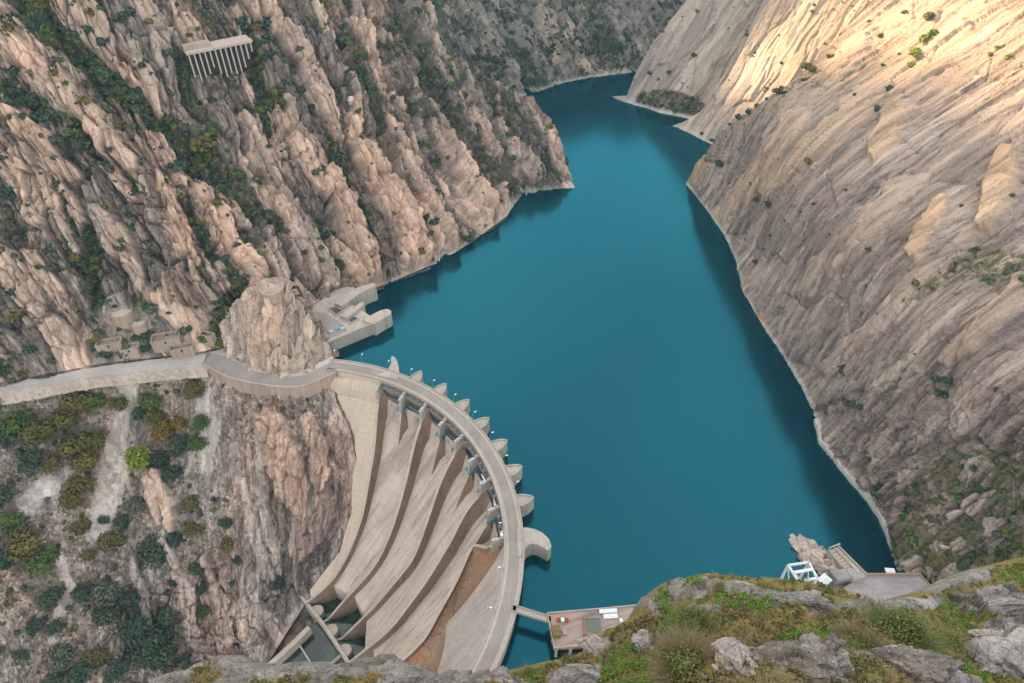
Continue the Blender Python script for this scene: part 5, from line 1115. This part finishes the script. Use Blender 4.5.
LEAF = dict(dark=leaf_material('dark_foliage', (0.030, 0.055, 0.032), (0.048, 0.075, 0.035), (0.085, 0.11, 0.06)),
    green=leaf_material('green_foliage', (0.050, 0.095, 0.018), (0.075, 0.115, 0.022), (0.12, 0.17, 0.04)),
    olive=leaf_material('olive_foliage', (0.085, 0.085, 0.018), (0.125, 0.105, 0.022), (0.17, 0.14, 0.04)),
    grey=leaf_material('grey_green_foliage', (0.085, 0.095, 0.06), (0.11, 0.12, 0.075), (0.17, 0.18, 0.12)),
    autumn=leaf_material('autumn_foliage', (0.16, 0.085, 0.015), (0.17, 0.11, 0.02), (0.24, 0.14, 0.03)),
    lime=leaf_material('lime_foliage', (0.13, 0.17, 0.012), (0.17, 0.20, 0.02), (0.24, 0.27, 0.05)))
M_bark = paint('bark', (0.10, 0.08, 0.06), .9, .5)
def leaf_mesh(name, mat, **kw):
    V, Fq = leaf_arrays(**kw); o = link_mesh(name, V, Fq, mat); me = o.data; bpy.data.objects.remove(o); return me
def trunk_mesh(seed):
    g = random.Random(seed); m = MB(); rows = []
    for z, r in ((-.35, .10), (.05, .075), (.4, .05), (.75, .03)):
        ox, oy = g.uniform(-.05, .05), g.uniform(-.05, .05); rows.append([(ox + r * math.cos(a), oy + r * math.sin(a), z) for a in np.linspace(0, 2 * math.pi, 7, endpoint=False)])
    m.loft(rows, True, True)
    for i in range(5):
        a = g.uniform(0, 6.28); z = g.uniform(.15, .55); m.bar((0, 0, z), (math.cos(a) * .5, math.sin(a) * .5, z + g.uniform(.2, .45)), .045, .045, 5)
    o = m.build('trunk', M_bark); me = o.data; bpy.data.objects.remove(o); return me
TRUNKS = [trunk_mesh(s) for s in range(3)]
CROWN = {k: [leaf_mesh('crown', m, n=1150, seed=40 + 7 * i + j, lumps=7 + j, leaf=.085, hollow=.62) for j in range(3)] for i, (k, m) in enumerate(LEAF.items())}
BUSH = {k: [leaf_mesh('bush', m, n=230, seed=140 + 7 * i + j, lumps=3 + j % 3, leaf=.19, flat=.7, hollow=.45, jag=1.4) for j in range(4)] for i, (k, m) in enumerate(LEAF.items())}

def surf(pt_, u, v):                 # nearest built surface point of a patch to a pixel
    i = np.argmin((pt_.UV[:, 0] - u) ** 2 + (pt_.UV[:, 1] - v) ** 2); return pt_.P[i]
words = dict(dark='dark green', green='fresh green', olive='olive green', grey='grey green', autumn='autumn ochre', lime='lime green')
TREES = [  # u, v, radius px, tone, zone
    (58, 383, 6, 'olive', 0), (80, 401, 12, 'olive', 0), (64, 416, 12, 'olive', 0), (98, 397, 10, 'green', 0), (120, 402, 9, 'olive', 0), (75, 441, 15, 'olive', 0), (97, 436, 12, 'olive', 0), (86, 458, 14, 'olive', 0), (80, 481, 12, 'olive', 0), (74, 497, 9, 'olive', 0),
    (20, 421, 13, 'green', 1), (44, 431, 14, 'olive', 1), (33, 457, 11, 'dark', 1), (4, 433, 12, 'dark', 1), (53, 461, 9, 'olive', 1), (6, 492, 12, 'dark', 1), (14, 516, 10, 'green', 1), (26, 541, 17, 'olive', 1), (45, 556, 12, 'green', 1), (8, 552, 11, 'dark', 1), (-4, 400, 9, 'olive', 1),
    (151, 398, 11, 'green', 2), (197, 386, 12, 'olive', 2), (156, 416, 9, 'olive', 2), (166, 427, 11, 'autumn', 2), (180, 420, 8, 'autumn', 2), (201, 419, 9, 'green', 2), (197, 440, 9, 'green', 2), (183, 442, 12, 'dark', 2), (147, 456, 14, 'lime', 2), (161, 456, 10, 'dark', 2), (175, 471, 11, 'dark', 2), (143, 411, 9, 'dark', 2),
    (190, 500, 9, 'olive', 3), (194, 526, 9, 'olive', 3), (136, 503, 10, 'grey', 3), (85, 526, 9, 'olive', 3), (105, 518, 5, 'dark', 3), (122, 519, 8, 'dark', 3), (114, 537, 11, 'olive', 3), (155, 546, 14, 'dark', 3), (175, 536, 8, 'dark', 3), (90, 554, 6, 'olive', 3), (226, 521, 7, 'dark', 3), (229, 542, 8, 'olive', 3),
    (201, 564, 9, 'dark', 4), (203, 585, 6, 'dark', 4), (205, 608, 7, 'dark', 4), (238, 560, 6, 'dark', 4), (279, 579, 7, 'dark', 4), (174, 581, 6, 'dark', 4), (232, 581, 5, 'dark', 4),
    (54, 593, 10, 'dark', 5), (39, 622, 8, 'dark', 5), (56, 626, 8, 'dark', 5), (64, 653, 11, 'grey', 5), (21, 653, 6, 'dark', 5), (85, 589, 10, 'dark', 5), (108, 591, 12, 'grey', 5), (132, 598, 10, 'dark', 5), (112, 608, 12, 'dark', 5), (141, 620, 14, 'dark', 5), (157, 633, 14, 'dark', 5), (170, 616, 10, 'dark', 5), (165, 649, 13, 'dark', 5), (97, 653, 10, 'olive', 5), (141, 649, 12, 'dark', 5), (186, 658, 9, 'dark', 5), (83, 674, 10, 'dark', 5), (54, 678, 8, 'dark', 5), (118, 668, 10, 'dark', 5)]
zone = ['left of the gravel chute', 'by the left edge below the road', 'right of the gravel chute', 'around the pink outcrop', 'on the cliff above the basins', 'in the lower left gully']
cnt = {}
for (u, v, r, k, z) in sorted(TREES):
    p = surf(bank, u, min(v + r * .75, 700)); d = np.linalg.norm(p - CAM); R = r * d / F * 1.12
    key = (z, k); cnt[key] = cnt.get(key, 0) + 1
    total = sum(1 for t in TREES if (t[4], t[3]) == key)
    pos = '' if total == 1 else ('leftmost of the ' if cnt[key] == 1 else ('rightmost of the ' if cnt[key] == total else ['', 'first', 'second', 'third', 'fourth', 'fifth', 'sixth', 'seventh', 'eighth', 'ninth', 'tenth', 'eleventh', 'twelfth', 'thirteenth', 'fourteenth', 'fifteenth', 'sixteenth', 'seventeenth'][cnt[key]] + ' from left of the '))
    if total == 2: pos = ['left one of the ', 'right one of the '][cnt[key] - 1]
    lab = (pos + words[k] + ' trees ' + zone[z]) if total > 1 else ('only ' + words[k] + ' tree ' + zone[z])
    e = empty('round_tree', p, lab, 'tree', 'trees on the slope below the dam road', rz=random.uniform(0, 6.28)); e.scale = (R, R, R * random.uniform(1.05, 1.35))
    for nm, me in (('trunk', random.choice(TRUNKS)), ('crown', random.choice(CROWN[k]))):
        o = bpy.data.objects.new(nm, me); COL.objects.link(o); o.parent = e

# shrubs scattered over the rock
cand = []      # (apparent px, point, radius, tone, zone label)
def scatter(pt_, dens, n, rpx, tones, zlab, extra=None, lo=0.0):
    w = np.clip(dens, 0, None); inside = (pt_.UV[:, 0] > -30) & (pt_.UV[:, 0] < 1054) & (pt_.UV[:, 1] > -30) & (pt_.UV[:, 1] < 700) & (pt_.P[:, 2] > 3 if zlab[1] else True); w = w * inside
    idx = RNG.choice(len(w), n, replace=False, p=w / w.sum())
    for i in idx:
        px = rpx[0] + (rpx[1] - rpx[0]) * RNG.random() ** 2.2; d = np.linalg.norm(pt_.P[i] - CAM)
        cand.append((px, pt_.P[i], px * d / F, tones[RNG.integers(0, len(tones))], zlab[0]))
n0 = fbm(gorge_left.P / 26 + 3, 3)
scatter(gorge_left, sstep(.25, .75, gorge_left.mask[:, 1]) * (.25 + sstep(-.1, .4, n0)) + .03, 3300, (1.3, 6.5), ['dark', 'dark', 'dark', 'green', 'grey', 'olive'], ('left cliff above the dam road', True))
scatter(gorge_left, sstep(.55, .8, gorge_left.mask[:, 1]) * (gorge_left.UV[:, 0] < 370), 480, (3, 8.5), ['dark', 'dark', 'green', 'olive'], ('left cliff above the dam road', True))
n0 = fbm(far_slope.P / 40 + 3, 3)
scatter(far_slope, sstep(-.2, .5, n0) + .1, 2200, (1.2, 4.2), ['dark', 'dark', 'dark', 'grey'], ('far slope at the head of the lake', True))
n0 = fbm(gorge_right.P / 22 + 3, 3)
scatter(gorge_right, sstep(.35, .8, gorge_right.mask[:, 1]) * (.3 + sstep(0, .4, n0)) + .004, 420, (1.5, 6.0), ['dark', 'olive', 'grey', 'green'], ('right wall of bare slabs', True))
scatter(lit_rib, sstep(.15, .4, lit_rib.mask[:, 1]) + .02, 60, (1.2, 3.2), ['dark', 'olive'], ('sunlit slab at the far right', True))
scatter(nose, sstep(.3, .7, nose.mask[:, 1]) + .01, 150, (1.2, 4.0), ['dark', 'dark', 'grey'], ('far bare slab nose', True))
scatter(bank, sstep(.2, .7, bank.mask[:, 1]) * (bank.UV[:, 0] < 240) + .02, 420, (1.3, 5.0), ['dark', 'dark', 'grey', 'olive'], ('rocky slope below the dam road', False))
for u, v, r, k in [(846, 372, 7, 'dark'), (940, 380, 7, 'dark'), (938, 395, 7, 'dark'), (850, 405, 7, 'dark'), (866, 407, 6, 'dark'), (975, 487, 8, 'dark'), (975, 470, 6, 'dark'), (955, 503, 9, 'green'), (880, 497, 8, 'dark'), (790, 45, 5, 'olive'), (800, 60, 6, 'olive'), (770, 82, 6, 'dark'), (745, 108, 5, 'dark'), (722, 95, 4, 'dark'), (891, 92, 5, 'dark'), (870, 250, 4, 'dark'), (760, 92, 3, 'dark'), (752, 100, 4, 'olive'), (735, 112, 4, 'dark'), (742, 106, 3, 'dark'), (812, 70, 5, 'olive'), (830, 57, 4, 'olive'), (795, 86, 4, 'olive'), (783, 93, 4, 'dark'), (776, 80, 4, 'olive'), (726, 120, 3, 'dark'), (713, 140, 4, 'dark'), (707, 150, 3, 'dark'), (855, 97, 3, 'dark'), (880, 36, 4, 'olive'), (905, 14, 4, 'olive'), (868, 22, 3, 'olive'), (845, 190, 3, 'dark'), (815, 205, 3, 'dark'), (800, 212, 3, 'dark'), (785, 222, 3, 'dark'), (770, 235, 3, 'dark'), (762, 250, 4, 'dark'), (755, 262, 4, 'dark'), (745, 240, 3, 'dark'), (990, 55, 3, 'olive'), (1000, 48, 4, 'lime'), (1010, 56, 4, 'lime'), (960, 205, 3, 'olive'), (770, 205, 5, 'dark'), (720, 165, 6, 'dark'), (805, 80, 4, 'dark'), (915, 555, 7, 'green'), (930, 20, 6, 'olive'), (925, 45, 8, 'lime'), (935, 38, 6, 'lime'), (918, 58, 6, 'lime'), (912, 68, 5, 'lime')]:
    p = surf(gorge_right, u, v); d = np.linalg.norm(p - CAM); cand.append((r + 3, p, r * d / F, k, 'right wall of bare slabs'))
for u, v, r, k in [(90, 288, 9, 'dark'), (95, 303, 7, 'dark'), (190, 268, 8, 'dark'), (212, 265, 9, 'dark'), (235, 287, 6, 'olive'), (205, 341, 9, 'green'), (217, 345, 8, 'green'), (128, 355, 9, 'dark'), (108, 353, 8, 'dark'), (188, 331, 8, 'dark'), (145, 349, 5, 'dark'), (150, 310, 8, 'grey'), (205, 140, 14, 'olive'), (195, 130, 9, 'olive'), (215, 150, 9, 'olive'), (262, 20, 11, 'dark'), (240, 18, 8, 'dark'), (270, 60, 9, 'dark'), (262, 42, 8, 'dark'), (125, 20, 8, 'dark'), (130, 85, 9, 'dark'), (105, 42, 7, 'dark'), (15, 100, 9, 'dark'), (45, 118, 11, 'dark'), (75, 125, 9, 'dark'), (65, 145, 9, 'dark'), (180, 165, 9, 'dark'), (170, 55, 8, 'dark'), (172, 40, 6, 'dark')]:
    p = surf(gorge_left, u, v); d = np.linalg.norm(p - CAM); cand.append((r + 3, p, r * d / F, k, 'left cliff above the dam road'))
cand.sort(key=lambda c: -c[0])
for px, p, R, k, zl in cand[:300]:
    o = bpy.data.objects.new('shrub', BUSH[k][int(RNG.integers(0, 4))]); COL.objects.link(o); o.location = p - np.array([0, 0, R * .25]); o.rotation_euler = (0, 0, RNG.uniform(0, 6.28)); o.scale = (R * RNG.uniform(.9, 1.25), R * RNG.uniform(.9, 1.25), R)
    tag(o, words[k] + ' shrub growing from cracks on the ' + zl, 'shrub', words[k] + ' shrubs on the ' + zl)
LOW = [leaf_arrays(n=70, seed=300 + j, lumps=3, leaf=.3, flat=.7, hollow=.4, jag=1.5) for j in range(5)]
for tone in LEAF:
    VV, FF, off = [], [], 0
    for px, p, R, k, zl in cand[300:]:
        if k != tone: continue
        V, Fq = LOW[int(RNG.integers(0, 5))]; a = RNG.uniform(0, 6.28); c, s = math.cos(a), math.sin(a); M3 = np.array([[c, -s, 0], [s, c, 0], [0, 0, 1]]) * R
        VV.append(V @ M3.T + p - np.array([0, 0, R * .25])); FF.append(Fq + off); off += len(V)
    if VV: tag(link_mesh('scrub', np.concatenate(VV), np.concatenate(FF), LEAF[tone]), 'scattered small ' + words[tone] + ' scrub in the cracks of the gorge walls', 'scrub', kind='stuff')

# ------------------------------------------------------------------ plants on the foreground ledge
def twig_arrays(n, seed, h=1.0, spread=.6, w=.012, bend=.3):
    g = np.random.default_rng(seed); a = g.uniform(0, 6.28, n); rr = np.sqrt(g.random(n)) * spread; b0 = np.stack([np.cos(a) * rr * .45, np.sin(a) * rr * .45, 0 * a], 1)
    tip = b0 + np.stack([np.cos(a) * rr * 1.1 + g.normal(0, bend * .4, n), np.sin(a) * rr * 1.1 + g.normal(0, bend * .4, n), h * (1 - .5 * (rr / spread) ** 2) * g.uniform(.55, 1.05, n)], 1)
    mid = (b0 + tip) / 2 + np.stack([g.normal(0, .05, n), g.normal(0, .05, n), .10 * h + 0 * a], 1)
    t = np.stack([-np.sin(a + g.normal(0, .8, n)), np.cos(a + g.normal(0, .8, n)), 0 * a], 1) * w
    V = np.stack([b0 - t, b0 + t, mid + t * .8, mid - t * .8, tip + t * .25, tip - t * .25], 1).reshape(-1, 3); k = np.arange(n)[:, None] * 6
    return V.astype(np.float32), np.concatenate([k + np.array([[0, 1, 2, 3]]), k + np.array([[3, 2, 4, 5]])])
HEATH = dict(brown=leaf_material('dry_broom', (0.125, 0.10, 0.045), (0.17, 0.13, 0.062), (0.30, 0.24, 0.13)), green=leaf_material('broom_green', (0.09, 0.115, 0.03), (0.14, 0.15, 0.04), (0.25, 0.24, 0.09)),
    straw=leaf_material('dry_grass', (0.22, 0.17, 0.075), (0.30, 0.23, 0.11), (0.42, 0.34, 0.18)), fern=leaf_material('fresh_leaves', (0.10, 0.20, 0.018), (0.15, 0.25, 0.03), (0.24, 0.36, 0.06)))
def ledge_plant(u, v, r, h, tone, label, seed, leaves=0, n=1600):
    p = surf(ledge, u, v); d = np.linalg.norm(p - CAM); R = r * d / F * .7
    e = empty('broom_bush', p - np.array([0, 0, .06]), label, 'bush')
    g = np.random.default_rng(seed); VV, FF, off = [], [], 0
    for j in range(9):                                     # several low cushions of fine twigs
        V, Fq = twig_arrays(n // 5, seed * 20 + j, .30 * h * g.uniform(.7, 1.2), .55, .006, .5); a_ = g.uniform(0, 6.28); rr = .55 * math.sqrt(g.random())
        VV.append(V + np.array([math.cos(a_) * rr, math.sin(a_) * rr, 0])); FF.append(Fq + off); off += len(V)
    link_mesh('twig', np.concatenate(VV) * R, np.concatenate(FF), HEATH[tone], e)
    V, Fq = leaf_arrays(n=int(n * 1.6), seed=seed + 1, lumps=8, leaf=.032, flat=.42 * h, hollow=.1, jag=2.4); link_mesh('foliage', (V - np.array([0, 0, .2])) * R, Fq, HEATH['green' if tone != 'straw' else tone], e); return e
ledge_plant(700, 634, 34, .9, 'green', 'round grey green broom bush left of the mossy slope on the ledge', 1)
ledge_plant(690, 672, 46, .85, 'brown', 'large dry broom bush beside the pale wedge shaped stone', 3, n=2200)
ledge_plant(655, 640, 20, .8, 'brown', 'small brown broom bush at the left brink of the ledge', 5)
ledge_plant(900, 640, 44, .9, 'green', 'largest green and brown broom bush in the middle of the right ledge', 7, n=2400)
ledge_plant(860, 650, 34, .8, 'brown', 'brown twiggy bush directly left of the largest broom bush', 9)
ledge_plant(950, 650, 26, .8, 'green', 'broom bush tucked against the striped boulders at the right', 11)
ledge_plant(530, 678, 16, .9, 'green', 'small leafy bush on the brink under the footbridge', 13)
ledge_plant(572, 662, 13, .8, 'brown', 'small brown bush under the intake platform edge', 15)
ledge_plant(722, 594, 14, .7, 'brown', 'low tawny tuft on top of the domed outcrop', 17)
ledge_plant(800, 660, 22, .6, 'straw', 'straw coloured grass clump behind the dark lichen boulder', 19)
ledge_plant(970, 606, 14, .7, 'brown', 'low dry tuft on the long flat slab at the right', 21)
# ground cover: grass, moss cushions, small leaves
def cover(name, lab, mask, n, size, mat, kind_):
    inside = (ledge.UV[:, 0] > -20) & (ledge.UV[:, 0] < 1044) & (ledge.UV[:, 1] < 720); w = mask * inside; idx = RNG.choice(len(w), n, p=w / w.sum()); VV, FF, off = [], [], 0
    tm = [twig_arrays(16, 500 + j, 1.0, .9, .05, .5) if kind_ == 'grass' else leaf_arrays(n=26, seed=600 + j, lumps=3, leaf=.32, flat=.45, hollow=.3) for j in range(5)]
    for i in idx:
        V, Fq = tm[int(RNG.integers(0, 5))]; s = size * RNG.uniform(.5, 1.4); a = RNG.uniform(0, 6.28); c, sn = math.cos(a), math.sin(a)
        VV.append((V * s) @ np.array([[c, -sn, 0], [sn, c, 0], [0, 0, 1]]).T + ledge.P[i] + RNG.normal(0, .03, 3)); FF.append(Fq + off); off += len(V)
    tag(link_mesh(name, np.concatenate(VV), np.concatenate(FF), mat), lab, 'ground cover', kind='stuff')
so = sstep(.3, .7, ledge.mask[:, 1]); nn = fbm(ledge.P / 1.1 + 7, 3); n2_ = fbm(ledge.P / .7 + 70, 3)
cover('dry_grass', 'dry straw grass between the foreground rocks', so * sstep(-.05, .35, nn), 2600, .16, HEATH['straw'], 'grass')
cover('heath', 'low brown heath covering the foreground ledge', so * sstep(.1, -.3, nn) + .02 * so, 2600, .15, HEATH['brown'], 'leaf')
cover('moss', 'olive moss and low herbs on the foreground ledge', so * sstep(.0, .3, n2_) + .05 * so, 4200, .11, HEATH['green'], 'leaf')
cover('green_herbs', 'bright green herbs in patches on the foreground ledge', ledge.mask[:, 0] * (.3 + sstep(-.1, .3, n2_)) + .02 * so * sstep(.1, .4, nn), 4200, .10, HEATH['fern'], 'leaf')

# boulders lying on the ledge
import bmesh
def boulder(u, v, wpx, hpx, flat, mat, label, seed, rz=0.0, wedge=0.0):
    p = surf(ledge, u, v); d = np.linalg.norm(p - CAM); R = wpx / 2 * d / F; b = bmesh.new(); bmesh.ops.create_icosphere(b, subdivisions=6, radius=1.0)
    V = np.array([x.co[:] for x in b.verts]); n = V.copy()
    f1, e1, r1 = voro(V * 1.25 + seed); f2, e2, _ = voro(V * 4 + seed); k = 1 + .30 * f1 + .05 * f2 + .12 * fbm(V * 2.2 + seed, 4) + .03 * fbm(V * 9 + seed, 3) - (1 - sstep(0, .08, e1)) * .05
    V = np.sign(V) * np.abs(V) ** .8 * k[:, None]; V = V * np.array([1, hpx / wpx * 1.25, flat]); V[:, 2] *= 1 + wedge * V[:, 0]
    c, s_ = math.cos(rz), math.sin(rz); V = V @ np.array([[c, -s_, 0], [s_, c, 0], [0, 0, 1]]).T * R
    Fq = np.array([[x.index for x in f.verts] for f in b.faces]); b.free()
    mk_ = np.stack([0 * f1, .25 * sstep(.1, .5, fbm(n * 2 + seed, 3)), 0 * f1, .25 + .5 * r1], 1)
    o = link_mesh('boulder', V, Fq, mat, attr={'mask': mk_}); o.location = p - np.array([0, 0, R * flat * .25]); tag(o, label, 'boulder')
I3 = ((1, 0, 0), (0, 1, 0), (0, 0, 1)); bk_ = dict(k=1.0, s=9.0, streak=.2, crack=.5, band=False, bumpd=1.0, pale=(.5, .48, .44))
M_b1 = rock_material('pale_boulder_rock', I3, (.36, .31, .265), (.45, .39, .34), (.42, .33, .27), DARK, (.14, .10, .05), speck=.15, **bk_)
M_b2 = rock_material('lichen_boulder_rock', I3, (.17, .14, .115), (.31, .275, .245), (.16, .09, .05), DARK, (.10, .065, .03), speck=.95, **bk_)
M_b3 = rock_material('grey_boulder_rock', I3, (.26, .245, .22), (.38, .36, .33), (.33, .27, .22), DARK, (.12, .09, .045), speck=.5, **bk_)
boulder(737, 670, 30, 34, .55, M_b1, 'pale pinkish wedge shaped boulder beside the large dry broom bush', 1, .5, .5)
boulder(798, 668, 92, 40, .42, M_b2, 'wide dark boulder crusted with white lichen at the bottom of the ledge', 4, .1)
boulder(908, 676, 100, 36, .40, M_b2, 'dark lichen boulder in front of the largest broom bush', 8, -.1)
boulder(1018, 676, 80, 50, .5, M_b3, 'big pale grey boulder in the bottom right corner', 12, .5)
boulder(1008, 652, 70, 18, .35, M_b1, 'long pale boulder just above the one in the bottom right corner', 15, .05)
boulder(992, 610, 90, 14, .3, M_b3, 'long flat grey slab boulder near the right edge of the ledge', 19, .05)
boulder(600, 653, 16, 22, .5, M_b1, 'upright pale boulder on the brink beside the intake platform', 23, .9)
boulder(648, 650, 18, 14, .5, M_b3, 'small grey boulder left of the round broom bush', 27, .4)
boulder(590, 682, 66, 18, .32, M_b3, 'broad flat grey boulder below the intake platform', 31, -.05)
boulder(800, 602, 46, 10, .3, M_b3, 'low pale streaky boulder on the ledge below the gantry', 36, .02)
# ------------------------------------------------------------------ water
Tm = NT('reservoir_water')
pw = Tm.pos()
Tm.bump(Tm.noise(Tm.frame(((1, 0, 0), (0, 1, 0), (0, 0, 1)), (3.0, 6.0, 3.0)), 1.0, 3), 0.06, 0.25)
wb = Tm.mix(Tm.noise(Tm.frame(((1, 0, 0), (0, 1, 0), (0, 0, 1)), (120.0, 160.0, 120.0)), 1.0, 2), WATER_A, WATER_B)
df = Tm.n('ShaderNodeBsdfDiffuse'); Tm.l(wb, df.inputs['Color']); gl_ = Tm.n('ShaderNodeBsdfGlossy'); gl_.inputs['Color'].default_value = WATER_TINT; gl_.inputs['Roughness'].default_value = .15
fr = Tm.n('ShaderNodeFresnel'); fr.inputs['IOR'].default_value = WATER_IOR; ms_ = Tm.n('ShaderNodeMixShader')
bn = [n for n in Tm.t.nodes if n.bl_idname == 'ShaderNodeBump'][0]
for nd in (gl_, fr): Tm.l(bn.outputs[0], nd.inputs['Normal'])
Tm.l(fr.outputs[0], ms_.inputs[0]); Tm.l(df.outputs[0], ms_.inputs[1]); Tm.l(gl_.outputs[0], ms_.inputs[2])
Tm.l(ms_.outputs[0], [n for n in Tm.t.nodes if n.bl_idname == 'ShaderNodeOutputMaterial'][0].inputs['Surface']); Tm.t.nodes.remove(Tm.b); wm = Tm.m
CD = np.array([-128.9, 180.6])
def pol(phi, r, z=0.0):
    a = math.radians(phi); return (CD[0] + r * math.cos(a), CD[1] + r * math.sin(a), z)
arc = [pol(p, 131, 0) for p in np.linspace(-27, 86, 40)]
ring = arc + [(-135, 330, 0), (-135, 380, 0), (-140, 480, 0), (-200, 900, 0), (-200, 1300, 0), (500, 1300, 0), (400, 600, 0), (330, 250, 0), (260, 60, 0), (60, 70, 0)]
o = link_mesh('reservoir_water', ring, [list(range(len(ring)))[::-1]], wm); tag(o, kind='structure')

# ------------------------------------------------------------------ air
if HAZE:
    hm = bpy.data.materials.new('haze_air'); hm.use_nodes = True; ht = hm.node_tree; ht.nodes.remove(ht.nodes['Principled BSDF'])
    pv = ht.nodes.new('ShaderNodeVolumePrincipled'); pv.inputs['Color'].default_value = (.45, .78, 1.0, 1); pv.inputs['Density'].default_value = HAZE; pv.inputs['Anisotropy'].default_value = .2
    ht.links.new(pv.outputs[0], ht.nodes['Material Output'].inputs['Volume'])
    tag(MB().box((0, 600, 180), (2700, 1900, 610)).build('haze', hm), kind='stuff')
# ------------------------------------------------------------------ daylight
SUN_AZ = np.array([-0.88, 0.475]); SUN_EL = math.radians(19)
w = bpy.data.worlds.new("World"); scene.world = w; w.use_nodes = True; nt = w.node_tree
bg = nt.nodes['Background']; sky = nt.nodes.new('ShaderNodeTexSky'); sky.sky_type = 'NISHITA'; sky.sun_disc = False
sky.sun_elevation = SUN_EL; sky.sun_rotation = math.atan2(SUN_AZ[0], SUN_AZ[1]); sky.air_density = 1.0; sky.dust_density = 2.0; sky.ozone_density = 1.0
mx = nt.nodes.new('ShaderNodeMix'); mx.data_type = 'RGBA'; nt.links.new(sky.outputs[0], mx.inputs[6])
mx.inputs[7].default_value = CLOUD
tc = nt.nodes.new('ShaderNodeTexCoord'); nz = nt.nodes.new('ShaderNodeTexNoise'); nt.links.new(tc.outputs['Generated'], nz.inputs['Vector']); nz.inputs['Scale'].default_value = 2.2; nz.inputs['Detail'].default_value = 5
mr = nt.nodes.new('ShaderNodeMapRange'); nt.links.new(nz.outputs['Fac'], mr.inputs[0]); mr.inputs[1].default_value = .3; mr.inputs[2].default_value = .6; mr.inputs[3].default_value = .15; mr.inputs[4].default_value = .60
nt.links.new(mr.outputs[0], mx.inputs[0]); nt.links.new(mx.outputs[2], bg.inputs['Color']); bg.inputs['Strength'].default_value = SKY_STRENGTH
sd = bpy.data.lights.new("sun", 'SUN'); so = bpy.data.objects.new("sun", sd); COL.objects.link(so)
sd.energy = SUN_STRENGTH; sd.angle = math.radians(4.5); sd.color = (1.0, 0.72, 0.42)
from mathutils import Vector
dirv = Vector((SUN_AZ[0] * math.cos(SUN_EL), SUN_AZ[1] * math.cos(SUN_EL), math.sin(SUN_EL)))
so.rotation_euler = dirv.to_track_quat('Z', 'Y').to_euler(); so.location = (-200, 200, 700)

scene.view_settings.view_transform = 'Standard'; scene.view_settings.look = 'None'; scene.view_settings.gamma = 1.0
scene.view_settings.exposure = EXPOSURE
scene.cycles.max_bounces = 5; scene.cycles.diffuse_bounces = 1; scene.cycles.glossy_bounces = 3; scene.cycles.transparent_max_bounces = 4
scene.cycles.use_denoising = True
